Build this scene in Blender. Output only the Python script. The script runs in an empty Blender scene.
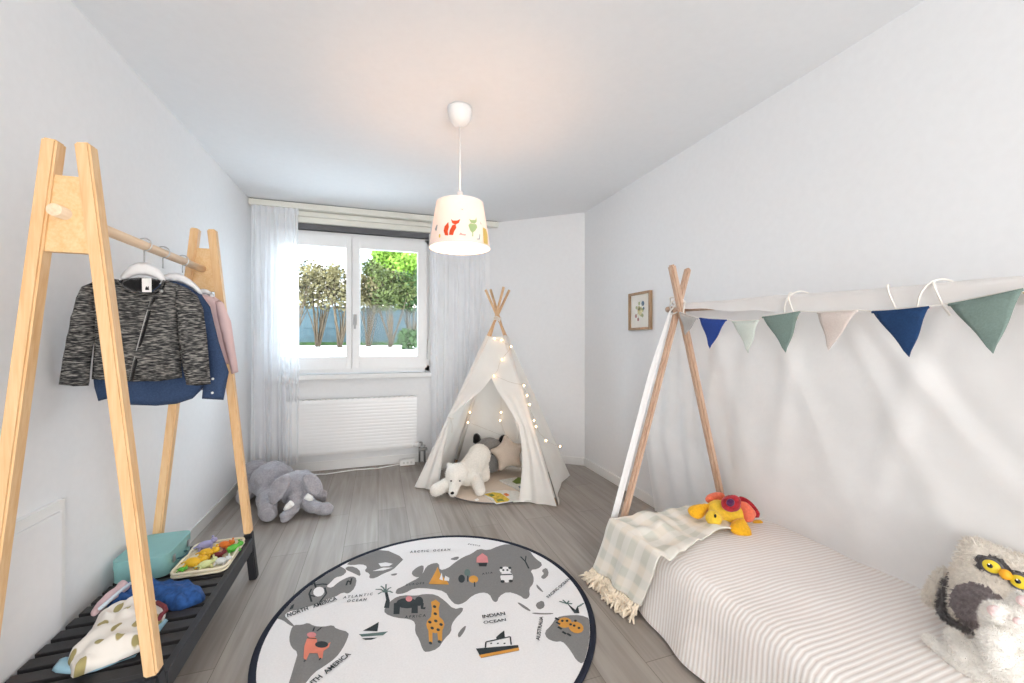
import bpy, bmesh, math, random
from math import sin, cos, pi, sqrt, radians, atan2, exp
from mathutils import Vector, Matrix, noise, Quaternion
from mathutils.geometry import delaunay_2d_cdt, tessellate_polygon
random.seed(7)
V = Vector
SC = bpy.context.scene
COL = SC.collection
# ---------------------------------------------------------------- camera and surveying helpers
TH = radians(18.3); F = 405.0; CH = 1.2; CX, CY = 512.0, 341.5
RX, RY = cos(TH), -sin(TH)      # camera right in plan
FX, FY = sin(TH), cos(TH)       # camera forward in plan
CEIL = 2.45; XL = -1.07; XR = 1.90; YB = 4.14; YF = -2.7
def ray(px, py):
    u = (px-CX)/F; v = (CY-py)/F
    return V((u*RX+FX, u*RY+FY, v))
O = V((0, 0, CH))
def W(px, py, Z): return O + ray(px, py)*Z
def onz(px, py, z=0.0):
    d = ray(px, py); return O + d*((z-CH)/d.z)
def onx(px, py, x):
    d = ray(px, py); return O + d*(x/d.x)
def ony(px, py, y):
    d = ray(px, py); return O + d*(y/d.y)
def onp(px, py, p, n):
    d = ray(px, py); return O + d*((p-O).dot(n)/d.dot(n))

# ---------------------------------------------------------------- materials
def newmat(name):
    m = bpy.data.materials.new(name); m.use_nodes = True
    nt = m.node_tree; b = nt.nodes['Principled BSDF']
    return m, nt, b
def N(nt, t, **kw):
    n = nt.nodes.new(t)
    for k, v in kw.items():
        if k in n.inputs: n.inputs[k].default_value = v
        else: setattr(n, k, v)
    return n
def L(nt, a, b): nt.links.new(a, b)
def ramp(nt, stops):
    r = nt.nodes.new('ShaderNodeValToRGB'); e = r.color_ramp.elements
    while len(e) < len(stops): e.new(0.5)
    for i, (p, c) in enumerate(stops):
        e[i].position = p; e[i].color = (*c, 1)
    return r
def coords(nt, scale=(1, 1, 1), rot=(0, 0, 0)):
    tc = N(nt, 'ShaderNodeTexCoord'); mp = N(nt, 'ShaderNodeMapping')
    mp.inputs['Scale'].default_value = scale; mp.inputs['Rotation'].default_value = rot
    L(nt, tc.outputs['Object'], mp.inputs['Vector']); return mp.outputs['Vector']
def bump(nt, b, h, strength=.3, dist=.01):
    bp = N(nt, 'ShaderNodeBump'); bp.inputs['Strength'].default_value = strength; bp.inputs['Distance'].default_value = dist
    L(nt, h, bp.inputs['Height']); L(nt, bp.outputs['Normal'], b.inputs['Normal']); return bp
def plain(name, c, rough=.6, var=.06, scale=20, bs=.0, metal=0, spec=.4, stretch=(1, 1, 1)):
    m, nt, b = newmat(name)
    b.inputs['Roughness'].default_value = rough; b.inputs['Metallic'].default_value = metal
    b.inputs['Specular IOR Level'].default_value = spec
    v = coords(nt, stretch)
    n = N(nt, 'ShaderNodeTexNoise'); n.inputs['Scale'].default_value = scale; n.inputs['Detail'].default_value = 4
    L(nt, v, n.inputs['Vector'])
    r = ramp(nt, [(.3, tuple(max(0, x*(1-var)) for x in c)), (.7, tuple(min(1, x*(1+var)) for x in c))])
    L(nt, n.outputs['Fac'], r.inputs['Fac']); L(nt, r.outputs['Color'], b.inputs['Base Color'])
    if bs: bump(nt, b, n.outputs['Fac'], bs, .004)
    return m
def wood(name, c1, c2, stretch=(25, 25, 1.6), rough=.5):
    m, nt, b = newmat(name); b.inputs['Roughness'].default_value = rough
    b.inputs['Specular IOR Level'].default_value = .3
    v = coords(nt, stretch)
    n = N(nt, 'ShaderNodeTexNoise'); n.inputs['Scale'].default_value = 1.5; n.inputs['Detail'].default_value = 5; n.inputs['Distortion'].default_value = .6
    L(nt, v, n.inputs['Vector'])
    n2 = N(nt, 'ShaderNodeTexNoise'); n2.inputs['Scale'].default_value = 6; n2.inputs['Detail'].default_value = 3
    L(nt, v, n2.inputs['Vector'])
    ad = N(nt, 'ShaderNodeMath', operation='ADD'); L(nt, n.outputs['Fac'], ad.inputs[0]); L(nt, n2.outputs['Fac'], ad.inputs[1])
    hf = N(nt, 'ShaderNodeMath', operation='MULTIPLY'); L(nt, ad.outputs[0], hf.inputs[0]); hf.inputs[1].default_value = .5
    r = ramp(nt, [(.36, c1), (.62, c2)]); L(nt, hf.outputs[0], r.inputs['Fac']); L(nt, r.outputs['Color'], b.inputs['Base Color'])
    bump(nt, b, hf.outputs[0], .15, .002)
    return m
def cloth(name, c, trans=.35, rough=.9, weave=900, clear=0.0, var=.03):
    """woven fabric: diffuse + translucent (+ open weave)"""
    m = bpy.data.materials.new(name); m.use_nodes = True; nt = m.node_tree; nt.nodes.clear()
    out = N(nt, 'ShaderNodeOutputMaterial'); d = N(nt, 'ShaderNodeBsdfDiffuse'); t = N(nt, 'ShaderNodeBsdfTranslucent')
    v = coords(nt); n = N(nt, 'ShaderNodeTexNoise'); n.inputs['Scale'].default_value = 6; n.inputs['Detail'].default_value = 6
    L(nt, v, n.inputs['Vector'])
    r = ramp(nt, [(.3, tuple(x*(1-var) for x in c)), (.7, tuple(min(1, x*(1+var)) for x in c))])
    L(nt, n.outputs['Fac'], r.inputs['Fac'])
    L(nt, r.outputs['Color'], d.inputs['Color']); L(nt, r.outputs['Color'], t.inputs['Color'])
    n3 = N(nt, 'ShaderNodeTexNoise'); n3.inputs['Scale'].default_value = 14; n3.inputs['Detail'].default_value = 5
    L(nt, v, n3.inputs['Vector'])
    bp = N(nt, 'ShaderNodeBump'); bp.inputs['Strength'].default_value = .25; bp.inputs['Distance'].default_value = .012
    L(nt, n3.outputs['Fac'], bp.inputs['Height']); L(nt, bp.outputs['Normal'], d.inputs['Normal'])
    mx = N(nt, 'ShaderNodeMixShader'); mx.inputs[0].default_value = trans
    L(nt, d.outputs[0], mx.inputs[1]); L(nt, t.outputs[0], mx.inputs[2])
    last = mx.outputs[0]
    if clear:
        tr = N(nt, 'ShaderNodeBsdfTransparent'); m2 = N(nt, 'ShaderNodeMixShader'); m2.inputs[0].default_value = clear
        L(nt, last, m2.inputs[1]); L(nt, tr.outputs[0], m2.inputs[2]); last = m2.outputs[0]
    L(nt, last, out.inputs['Surface']); return m
def emis(name, c, s):
    m, nt, b = newmat(name); b.inputs['Base Color'].default_value = (*c, 1)
    b.inputs['Emission Color'].default_value = (*c, 1); b.inputs['Emission Strength'].default_value = s
    return m
def floor_mat():
    m, nt, b = newmat('greyed oak floorboards')
    v = coords(nt, (1, 1, 1), (0, 0, pi/2))
    br = N(nt, 'ShaderNodeTexBrick'); br.offset = .37; br.inputs['Scale'].default_value = 1
    br.inputs['Brick Width'].default_value = 1.28; br.inputs['Row Height'].default_value = .19
    br.inputs['Mortar Size'].default_value = .0012; br.inputs['Mortar Smooth'].default_value = .1; br.inputs['Bias'].default_value = 0
    br.inputs['Color1'].default_value = (0, 0, 0, 1); br.inputs['Color2'].default_value = (1, 1, 1, 1); br.inputs['Mortar'].default_value = (.5, .5, .5, 1)
    L(nt, v, br.inputs['Vector'])
    v2 = coords(nt, (22, 1.3, 1)); n = N(nt, 'ShaderNodeTexNoise'); n.inputs['Scale'].default_value = 1.1; n.inputs['Detail'].default_value = 7; n.inputs['Distortion'].default_value = .8
    L(nt, v2, n.inputs['Vector'])
    v3 = coords(nt, (3, .9, 1)); n2 = N(nt, 'ShaderNodeTexNoise'); n2.inputs['Scale'].default_value = 1.5; n2.inputs['Detail'].default_value = 3
    L(nt, v3, n2.inputs['Vector'])
    s = N(nt, 'ShaderNodeMath', operation='MULTIPLY'); L(nt, br.outputs['Color'], s.inputs[0]); s.inputs[1].default_value = .13
    s2 = N(nt, 'ShaderNodeMath', operation='MULTIPLY_ADD'); L(nt, n.outputs['Fac'], s2.inputs[0]); s2.inputs[1].default_value = .65; L(nt, s.outputs[0], s2.inputs[2])
    s3 = N(nt, 'ShaderNodeMath', operation='MULTIPLY_ADD'); L(nt, n2.outputs['Fac'], s3.inputs[0]); s3.inputs[1].default_value = .35; L(nt, s2.outputs[0], s3.inputs[2])
    r = ramp(nt, [(.38, (.20, .172, .148)), (.6, (.29, .26, .232)), (.85, (.385, .355, .32))])
    L(nt, s3.outputs[0], r.inputs['Fac'])
    mx = N(nt, 'ShaderNodeMixRGB'); mx.blend_type = 'MIX'; L(nt, br.outputs['Fac'], mx.inputs['Fac']); L(nt, r.outputs['Color'], mx.inputs['Color1']); mx.inputs['Color2'].default_value = (.13, .105, .085, 1)
    L(nt, mx.outputs['Color'], b.inputs['Base Color'])
    b.inputs['Roughness'].default_value = .42; b.inputs['Specular IOR Level'].default_value = .5
    bump(nt, b, n.outputs['Fac'], .05, .002)
    return m
def stripe_mat(name, c1, c2, pitch, axis='Y', duty=.5, trans=0, bs=.6, soft=.12, second=None):
    m, nt, b = newmat(name); b.inputs['Roughness'].default_value = .9; b.inputs['Specular IOR Level'].default_value = .15
    tc = N(nt, 'ShaderNodeTexCoord'); sx = N(nt, 'ShaderNodeSeparateXYZ')
    nz = N(nt, 'ShaderNodeTexNoise'); nz.inputs['Scale'].default_value = 5; L(nt, tc.outputs['Object'], nz.inputs['Vector'])
    L(nt, tc.outputs['UV' if axis in 'UV' else 'Object'], sx.inputs[0])
    ch = sx.outputs[{'X': 0, 'Y': 1, 'Z': 2, 'U': 0, 'V': 1}[axis]]
    wob = N(nt, 'ShaderNodeMath', operation='MULTIPLY_ADD'); L(nt, nz.outputs['Fac'], wob.inputs[0]); wob.inputs[1].default_value = pitch*.35; L(nt, ch, wob.inputs[2])
    dv = N(nt, 'ShaderNodeMath', operation='MULTIPLY'); L(nt, wob.outputs[0], dv.inputs[0]); dv.inputs[1].default_value = 2*pi/pitch
    sn = N(nt, 'ShaderNodeMath', operation='SINE'); L(nt, dv.outputs[0], sn.inputs[0])
    hf = N(nt, 'ShaderNodeMath', operation='MULTIPLY_ADD'); L(nt, sn.outputs[0], hf.inputs[0]); hf.inputs[1].default_value = .5; hf.inputs[2].default_value = .5
    r = ramp(nt, [(duty-soft, c1), (duty+soft, c2)]); L(nt, hf.outputs[0], r.inputs['Fac'])
    col = r.outputs['Color']
    if second:
        c3, p2, ax2 = second
        sx2 = sx.outputs[{'X': 0, 'Y': 1, 'Z': 2, 'U': 0, 'V': 1}[ax2]]
        d2 = N(nt, 'ShaderNodeMath', operation='MULTIPLY'); L(nt, sx2, d2.inputs[0]); d2.inputs[1].default_value = 2*pi/p2
        s2 = N(nt, 'ShaderNodeMath', operation='SINE'); L(nt, d2.outputs[0], s2.inputs[0])
        h2 = N(nt, 'ShaderNodeMath', operation='MULTIPLY_ADD'); L(nt, s2.outputs[0], h2.inputs[0]); h2.inputs[1].default_value = .5; h2.inputs[2].default_value = .5
        r2 = ramp(nt, [(.42, (0, 0, 0)), (.58, (.5, .5, .5))]); L(nt, h2.outputs[0], r2.inputs['Fac'])
        mx = N(nt, 'ShaderNodeMixRGB'); L(nt, r2.outputs['Color'], mx.inputs['Fac']); L(nt, col, mx.inputs['Color1']); mx.inputs['Color2'].default_value = (*c3, 1)
        col = mx.outputs['Color']
    L(nt, col, b.inputs['Base Color']); bump(nt, b, hf.outputs[0], bs, .003)
    return m
def tweed_mat():
    m, nt, b = newmat('marled black and white tweed'); b.inputs['Roughness'].default_value = .95; b.inputs['Specular IOR Level'].default_value = .1
    v = coords(nt, (38, 38, 250)); n = N(nt, 'ShaderNodeTexNoise'); n.inputs['Scale'].default_value = 1.3; n.inputs['Detail'].default_value = 3; L(nt, v, n.inputs['Vector'])
    r = ramp(nt, [(.36, (.018, .019, .021)), (.5, (.07, .07, .07)), (.68, (.34, .325, .30))]); L(nt, n.outputs['Fac'], r.inputs['Fac'])
    L(nt, r.outputs['Color'], b.inputs['Base Color']); bump(nt, b, n.outputs['Fac'], .5, .003); return m
def spots_mat(name, base, spot, scale, thr=.22, stretch=(1, 1, 1)):
    m, nt, b = newmat(name); b.inputs['Roughness'].default_value = .9; b.inputs['Specular IOR Level'].default_value = .15
    v = coords(nt, stretch); vo = N(nt, 'ShaderNodeTexVoronoi'); vo.voronoi_dimensions = '2D'; vo.inputs['Scale'].default_value = scale; vo.inputs['Randomness'].default_value = .55; L(nt, v, vo.inputs['Vector'])
    r = ramp(nt, [(thr-.02, spot), (thr+.02, base)]); L(nt, vo.outputs['Distance'], r.inputs['Fac']); L(nt, r.outputs['Color'], b.inputs['Base Color'])
    return m
def plush(name, c, var=.12, scale=90, bs=.8):
    m = plain(name, c, .95, var, scale, bs, spec=.1)
    b = m.node_tree.nodes['Principled BSDF']; b.inputs['Sheen Weight'].default_value = .25; b.inputs['Sheen Roughness'].default_value = .5
    return m

M = dict(
    wall=plain('white painted plaster', (.80, .805, .815), .85, .012, 30, .03, spec=.2),
    ceil=plain('white ceiling paint', (.79, .80, .815), .9, .01, 30, .02, spec=.2),
    trimw=plain('white trim paint', (.80, .80, .79), .45, .01),
    trimg=plain('pale grey trim', (.62, .62, .60), .5, .02),
    floor=floor_mat(),
    pvc=plain('white window frame', (.83, .83, .83), .35, .01),
    cream=plain('cream lacquer', (.78, .77, .70), .4, .01),
    dark=plain('dark grey slot', (.12, .12, .13), .6),
    steel=plain('satin steel', (.45, .45, .45), .35, metal=1),
    rad=plain('radiator enamel', (.84, .84, .84), .16, .005, spec=.6),
    pine=wood('pale pine', (.70, .43, .21), (.79, .55, .31)),
    piney=wood('pale pine lengthwise', (.72, .45, .21), (.80, .56, .31), (25, 1.6, 25)),
    birch=wood('rosy beech pole', (.46, .30, .21), (.60, .43, .32)),
    bamb=wood('honey pole wood', (.58, .35, .19), (.74, .50, .30)),
    black=plain('black satin paint', (.014, .015, .019), .45, .2),
    blackw=plain('black stained slats', (.022, .021, .023), .5, .25, 40),
    shade=None,
    curtain=cloth('sheer white voile', (.94, .95, .97), .35, clear=.16),
    canvas=cloth('white canvas', (.91, .90, .87), .30),
    canopy=cloth('thin white cotton', (.92, .915, .91), .30),
    hemc=plain('cord white', (.82, .79, .74), .8),
    jacket=tweed_mat(),
    denim=plain('blue denim', (.035, .065, .14), .9, .18, 160, .25),
    pinkc=cloth('pale pink jersey', (.76, .56, .55), .1),
    hanger=plain('white plastic', (.86, .86, .87), .3, .01),
    metal=plain('zinc metal', (.55, .55, .56), .3, metal=1),
    teal=plain('duck egg teal card', (.22, .44, .44), .6, .04),
    teald=plain('deep teal lining', (.04, .12, .16), .7, .1),
    gplush=plush('grey elephant plush', (.36, .355, .385)),
    wplush=plush('white bear plush', (.84, .82, .77), .06),
    bplush=plush('cream rabbit plush', (.83, .81, .77), .06),
    whitef=plush('white felt', (.85, .85, .83), .04),
    blackf=plush('black felt', (.012, .012, .013)),
    greyf=plush('taupe grey felt', (.17, .15, .14)),
    oplush=plush('ivory owl fleece', (.78, .73, .66), .1),
    ogrey=plush('mauve grey fleece', (.25, .215, .22), .25),
    odark=plush('charcoal fleece', (.13, .12, .122), .25),
    yel=plush('golden yellow plush', (.82, .43, .02), .1),
    yel2=plush('lemon yellow plush', (.80, .53, .05), .1),
    coral=plush('coral plush', (.78, .18, .10), .1),
    red=plush('crimson plush', (.38, .02, .03), .4, 60),
    purple=plush('plum felt', (.08, .02, .08)),
    star=plush('beige star fabric', (.55, .47, .40), .06, 120, .4),
    racc=plush('mid grey cushion fabric', (.22, .215, .21), .12),
    matc=plain('oatmeal mat cloth', (.62, .54, .46), .95, .05, 80, .3),
    eyey=plain('amber eye', (.80, .62, .04), .25),
    orange=plain('orange beak', (.90, .42, .02), .5),
    glossb=plain('black bead', (.008, .008, .008), .15),
    pink=plush('pink felt', (.84, .66, .65)),
    navy=plain('navy felt flag', (.012, .045, .13), .95, .15, 200, .3),
    bluef=plain('royal blue felt flag', (.02, .055, .26), .95, .15, 200, .3),
    sage=plain('sage felt flag', (.19, .26, .235), .95, .08, 200, .3),
    mint=plain('pale mint felt flag', (.60, .65, .60), .95, .05, 200, .3),
    blush=plain('blush felt flag', (.66, .58, .54), .95, .05, 200, .3),
    greyflag=plain('light grey felt flag', (.42, .41, .40), .95, .08, 200, .3),
    mustard=plain('pale mustard felt flag', (.68, .56, .34), .95, .08, 200, .3),
    rugw=plain('off white rug cotton', (.77, .77, .78), .95, .03, 150, .3, spec=.1),
    rugg=plain('rug grey print', (.215, .215, .215), .95, .06, 150, .2, spec=.1),
    rugn=plain('rug dark binding', (.02, .024, .038), .9, .1, spec=.15),
    rugd=plain('rug slate print', (.045, .055, .06), .95, .1, spec=.1),
    rugc=plain('rug coral print', (.72, .24, .17), .95, .08, spec=.1),
    rugo=plain('rug ochre print', (.60, .30, .07), .95, .08, spec=.1),
    rugp=plain('rug pink print', (.62, .25, .26), .95, .08, spec=.1),
    rugt=plain('rug teal grey print', (.13, .19, .18), .95, .08, spec=.1),
    sheet=stripe_mat('ribbed striped bedspread', (.75, .69, .655), (.86, .835, .815), .0165, 'Y', .42, soft=.34, bs=.35),
    mattress=plain('mattress ticking', (.75, .73, .70), .9),
    throw=stripe_mat('check woven throw', (.78, .73, .64), (.63, .63, .56), .115, 'V', .5, soft=.2, second=((.83, .81, .77), .10, 'U'), bs=.2),
    tassel=plain('cream tassel yarn', (.80, .70, .56), .95, .1, 90, .5),
    leafcloth=spots_mat('ivory muslin with olive leaf print', (.80, .77, .72), (.36, .31, .14), 19, .22, (1, .6, 1)),
    ltblue=plain('light blue jersey', (.30, .50, .62), .9, .06),
    paleblue=plain('pale blue jersey', (.56, .64, .72), .9, .06),
    pinkjer=plain('dusty pink jersey', (.60, .44, .46), .9, .08),
    denimb=plain('bright blue denim', (.02, .08, .26), .9, .3, 60, .3),
    maroon=plain('maroon cotton', (.18, .03, .04), .9),
    cork=plain('cream tray', (.78, .72, .55), .5, .03),
    fence=plain('blue grey fence boards', (.075, .125, .155), .8, .15, 12),
    concrete=plain('pale concrete', (.74, .75, .76), .9, .05, 8),
    bldg=plain('pale render', (.62, .60, .56), .9, .05),
    bwin=plain('dull window glass', (.25, .31, .36), .4, .2, 3),
    bark=plain('bark', (.10, .075, .05), .95, .3),
    leafb=plain('bronze olive leaves', (.115, .10, .045), .8, .75, 5),
    leafg=plain('deep green leaves', (.035, .075, .02), .8, .4, 9),
    leafy=plain('bright lime leaves', (.15, .27, .03), .8, .3, 9),
    framew=wood('brown picture frame', (.30, .19, .11), (.42, .28, .17)),
    paper=plain('ivory paper', (.82, .80, .74), .9, .02),
    g1=plain('print olive', (.45, .48, .28), .9), g2=plain('print slate blue', (.12, .19, .28), .9), g3=plain('print rose', (.45, .22, .22), .9),
    g4=plain('print ochre', (.70, .62, .36), .9),
    foxr=cloth('print fox red', (.72, .10, .04), .035), catg=cloth('print soft green', (.42, .55, .28), .035), shy=cloth('print ochre on shade', (.75, .55, .18), .035), shr=cloth('print rose on shade', (.70, .42, .38), .035), shb=cloth('print grey on shade', (.35, .40, .42), .035),
    wire=plain('clear wire', (.55, .50, .42), .5),
    bookg=plain('book green', (.16, .24, .05), .6), booky=plain('book yellow', (.72, .52, .06), .6, .3, 60), bookw=plain('book page', (.72, .73, .70), .7, .1, 40),
    toyg=plain('green plastic', (.10, .42, .05), .4), toyo=plain('orange plastic', (.75, .20, .03), .4), toyy=plain('yellow plastic', (.80, .48, .03), .4),
    toyp=plain('lilac plastic', (.34, .34, .58), .4), toyr=plain('dark red plastic', (.18, .02, .03), .4), toyl=plain('pale lime plastic', (.55, .60, .30), .4), toyw=plain('pale grey plastic', (.60, .62, .62), .4),
    rodw=wood('pale rod wood', (.74, .54, .36), (.84, .66, .48), (25, 1.6, 25)), handleg=plain('grey window handle', (.38, .38, .38), .4), leafo=plain('olive green leaves', (.065, .085, .022), .8, .6, 9),
    bulb=emis('warm bulb', (1, .60, .34), 150),
    fairy=emis('fairy bulb glow', (1, .60, .25), 9),
)
M['shade'] = cloth('blush lampshade fabric', (.92, .80, .74), .035)

# ---------------------------------------------------------------- mesh helpers
def finish(name, bm, mats, parent=None, smooth=False, recalc=True):
    if recalc: bmesh.ops.recalc_face_normals(bm, faces=bm.faces)
    me = bpy.data.meshes.new(name)
    if parent is not None and parent.type == 'EMPTY':
        off = parent.location
        for v in bm.verts: v.co -= off
    if parent is not None and parent.type == 'MESH':
        pp = parent; off = V((0, 0, 0))
        while pp: off = off + pp.location; pp = pp.parent
        for v in bm.verts: v.co -= off
    bm.to_mesh(me); bm.free()
    for m in (mats if isinstance(mats, (list, tuple)) else [mats]): me.materials.append(m)
    if smooth:
        for p in me.polygons: p.use_smooth = True
    o = bpy.data.objects.new(name, me); COL.objects.link(o)
    if parent: o.parent = parent
    return o
def tag(o, label, cat, group=None, kind=None):
    o['label'] = label; o['category'] = cat
    if group: o['group'] = group
    if kind: o['kind'] = kind
    return o
def thing(name, label, cat, loc=(0, 0, 0), group=None):
    o = bpy.data.objects.new(name, None); COL.objects.link(o); o.location = loc; o.empty_display_size = .05
    return tag(o, label, cat, group)
def struct(name, bm, m, parent=None, smooth=False):
    o = finish(name, bm, m, parent, smooth)
    if parent is None: o['kind'] = 'structure'
    return o
def BM(): return bmesh.new()
def box(bm, p0, p1, mi=0, bev=0):
    x0, y0, z0 = p0; x1, y1, z1 = p1
    r = bmesh.ops.create_cube(bm, size=1, matrix=Matrix.Translation(((x0+x1)/2, (y0+y1)/2, (z0+z1)/2)) @ Matrix.Diagonal((abs(x1-x0), abs(y1-y0), abs(z1-z0), 1)))
    vs = r['verts']; fs = {f for v in vs for f in v.link_faces}
    if bev:
        es = {e for v in vs for e in v.link_edges}
        rr = bmesh.ops.bevel(bm, geom=list(es), offset=bev, segments=2, affect='EDGES', profile=.7)
        fs = set(rr['faces']) | {f for f in fs if f.is_valid}
    for f in fs: f.material_index = mi
def bar(bm, a, b, w, d, up=(0, 1, 0), mi=0, bev=0.003, w2=None):
    """rectangular bar from a to b: w across (perpendicular to up), d along up"""
    a = V(a); b = V(b); z = (b-a).normalized(); y = V(up); y = (y-z*y.dot(z)).normalized(); x = y.cross(z)
    vs = []
    for p, ww in ((a, w), (b, w2 or w)):
        for sx, sy in ((-1, -1), (1, -1), (1, 1), (-1, 1)):
            vs.append(bm.verts.new(p+x*sx*ww/2+y*sy*d/2))
    fs = [bm.faces.new([vs[i] for i in q]) for q in ((3, 2, 1, 0), (4, 5, 6, 7), (0, 1, 5, 4), (1, 2, 6, 5), (2, 3, 7, 6), (3, 0, 4, 7))]
    for f in fs: f.material_index = mi
    if bev:
        es = {e for f in fs for e in f.edges}
        bmesh.ops.bevel(bm, geom=list(es), offset=bev, segments=2, affect='EDGES')
def tube(bm, pts, r, seg=8, mi=0, cap=True):
    pts = [V(p) for p in pts]; rs = r if isinstance(r, (list, tuple)) else [r]*len(pts)
    rings = []; ref = None
    for i, p in enumerate(pts):
        t = (pts[min(i+1, len(pts)-1)]-pts[max(i-1, 0)])
        if t.length < 1e-9: t = V((0, 0, 1))
        t.normalize()
        if ref is None: ref = V((0, 0, 1)) if abs(t.z) < .9 else V((1, 0, 0))
        x = (ref-t*ref.dot(t)).normalized(); y = t.cross(x); ref = x
        rings.append([bm.verts.new(p+(x*cos(2*pi*k/seg)+y*sin(2*pi*k/seg))*rs[i]) for k in range(seg)])
    for a, b in zip(rings, rings[1:]):
        for k in range(seg):
            f = bm.faces.new((a[k], a[(k+1) % seg], b[(k+1) % seg], b[k])); f.material_index = mi; f.smooth = True
    if cap:
        f = bm.faces.new(rings[0][::-1]); f.material_index = mi; f = bm.faces.new(rings[-1]); f.material_index = mi
def lathe(bm, prof, c=(0, 0, 0), seg=32, mi=0):
    c = V(c); rings = [[bm.verts.new(c+V((r*cos(2*pi*k/seg), r*sin(2*pi*k/seg), z))) for k in range(seg)] for r, z in prof]
    for a, b in zip(rings, rings[1:]):
        for k in range(seg):
            f = bm.faces.new((a[k], a[(k+1) % seg], b[(k+1) % seg], b[k])); f.material_index = mi; f.smooth = True
    return rings
def ell(bm, c, r, mi=0, rot=None, u=16, v=10):
    m = Matrix.Translation(V(c)) @ (rot.to_4x4() if rot else Matrix.Identity(4)) @ Matrix.Diagonal((*((r, r, r) if not isinstance(r, (tuple, list)) else r), 1))
    res = bmesh.ops.create_uvsphere(bm, u_segments=u, v_segments=v, radius=1, matrix=m)
    for w in res['verts']:
        for f in w.link_faces: f.material_index = mi; f.smooth = True
def aim(d, up=(0, 0, 1)):
    """rotation whose local z points along d"""
    return V(d).normalized().to_track_quat('Z', 'Y').to_matrix()
def surf(bm, fn, nu, nv, mi=0, uv=None, closed=False):
    g = [[bm.verts.new(fn(i/nu, j/nv)) for j in range(nv+1)] for i in range(nu+1)]
    lay = bm.loops.layers.uv.verify() if uv else None
    for i in range(nu):
        for j in range(nv):
            f = bm.faces.new((g[i][j], g[i+1][j], g[i+1][j+1], g[i][j+1])); f.material_index = mi; f.smooth = True
            if uv:
                for lp, (a, b) in zip(f.loops, ((i, j), (i+1, j), (i+1, j+1), (i, j+1))): lp[lay].uv = uv(a/nu, b/nv)
    return g
def solidify(bm, t):
    bmesh.ops.recalc_face_normals(bm, faces=bm.faces)
    bmesh.ops.solidify(bm, geom=bm.faces[:], thickness=t)
def inside(p, poly):
    c = False; n = len(poly); x, y = p
    for i in range(n):
        x1, y1 = poly[i]; x2, y2 = poly[i-1]
        if (y1 > y) != (y2 > y) and x < (x2-x1)*(y-y1)/(y2-y1)+x1: c = not c
    return c
def dist(p, poly):
    best = 1e9; P = V((p[0], p[1]))
    for i in range(len(poly)):
        a = V(poly[i-1]); b = V(poly[i]); ab = b-a; t = max(0, min(1, (P-a).dot(ab)/max(ab.length_squared, 1e-12)))
        best = min(best, (a+ab*t-P).length)
    return best
def smooth_poly(poly, n=2):
    for _ in range(n):
        q = []
        for i in range(len(poly)):
            a = V(poly[i]); b = V(poly[(i+1) % len(poly)])
            q += [tuple(a*.75+b*.25), tuple(a*.25+b*.75)]
        poly = q
    return poly
def inflate(bm, poly, T, R, step, frame, mi=0, back=1.0, colour=None, wrinkle=0, wscale=20, seed=0):
    """puffed shape from a 2-D outline; frame = (origin, ux, uy, n); T height, R edge radius"""
    o, ux, uy, n = frame
    pts = []
    for i in range(len(poly)):
        a = V(poly[i-1]); b = V(poly[i]); k = max(1, int((b-a).length/step))
        for j in range(k): pts.append(a.lerp(b, j/k))
    nb = len(pts); P2 = [tuple(p) for p in pts]
    xs = [p.x for p in pts]; ys = [p.y for p in pts]
    x = min(xs)+step/2; row = 0
    while x < max(xs):
        y = min(ys)+step*(.5 if row % 2 else .1)
        while y < max(ys):
            if inside((x, y), P2) and dist((x, y), poly) > step*.45: pts.append(V((x, y)))
            y += step
        x += step*.9; row += 1
    r = delaunay_2d_cdt(pts, [(i, (i+1) % nb) for i in range(nb)], [], 1, 1e-6)
    vs, fs = r[0], r[2]
    front, backv = [], []
    for i, p in enumerate(vs):
        d = dist(p, poly); s = sqrt(max(0, 1-(1-min(d/R, 1))**2))
        w = 0
        if wrinkle: w = wrinkle*s*noise.noise(V((p.x*wscale, p.y*wscale, seed)))
        base = o+ux*p.x+uy*p.y
        edge = d < 1e-5
        vf = bm.verts.new(base+n*(T*s+w)); front.append(vf)
        backv.append(vf if edge else bm.verts.new(base-n*(T*s*back-w*(1 if back < 1 else 0)+1e-5)))
    for f in fs:
        c = (vs[f[0]]+vs[f[1]]+vs[f[2]])/3
        if not inside(c, P2): continue
        try:
            g = bm.faces.new([front[i] for i in f]); g.smooth = True; g.material_index = colour(c) if colour else mi
        except ValueError: pass
        try:
            g = bm.faces.new([backv[i] for i in reversed(f)]); g.smooth = True; g.material_index = mi
        except ValueError: pass
def blob(parts, voxel=.008, smooth=4):
    """one continuous skin over ellipsoids and tapered limbs; returns bmesh"""
    b = BM()
    for p in parts:
        if p[0] == 'e': ell(b, p[1], p[2], rot=p[3] if len(p) > 3 else None)
        else:
            _, a, ra, c, rc = p; a = V(a); c = V(c); n = max(3, int((c-a).length/(.4*min(ra, rc))))
            for i in range(n+1): ell(b, a.lerp(c, i/n), ra+(rc-ra)*i/n, u=12, v=8)
    me = bpy.data.meshes.new('tmp'); b.to_mesh(me); b.free()
    o = bpy.data.objects.new('tmp', me); COL.objects.link(o)
    m = o.modifiers.new('r', 'REMESH'); m.mode = 'VOXEL'; m.voxel_size = voxel
    s = o.modifiers.new('s', 'SMOOTH'); s.iterations = smooth; s.factor = .5
    dg = bpy.context.evaluated_depsgraph_get(); ev = o.evaluated_get(dg); me2 = ev.to_mesh()
    r = BM(); r.from_mesh(me2); ev.to_mesh_clear()
    bpy.data.objects.remove(o); bpy.data.meshes.remove(me)
    for f in r.faces: f.smooth = True
    return r
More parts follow.
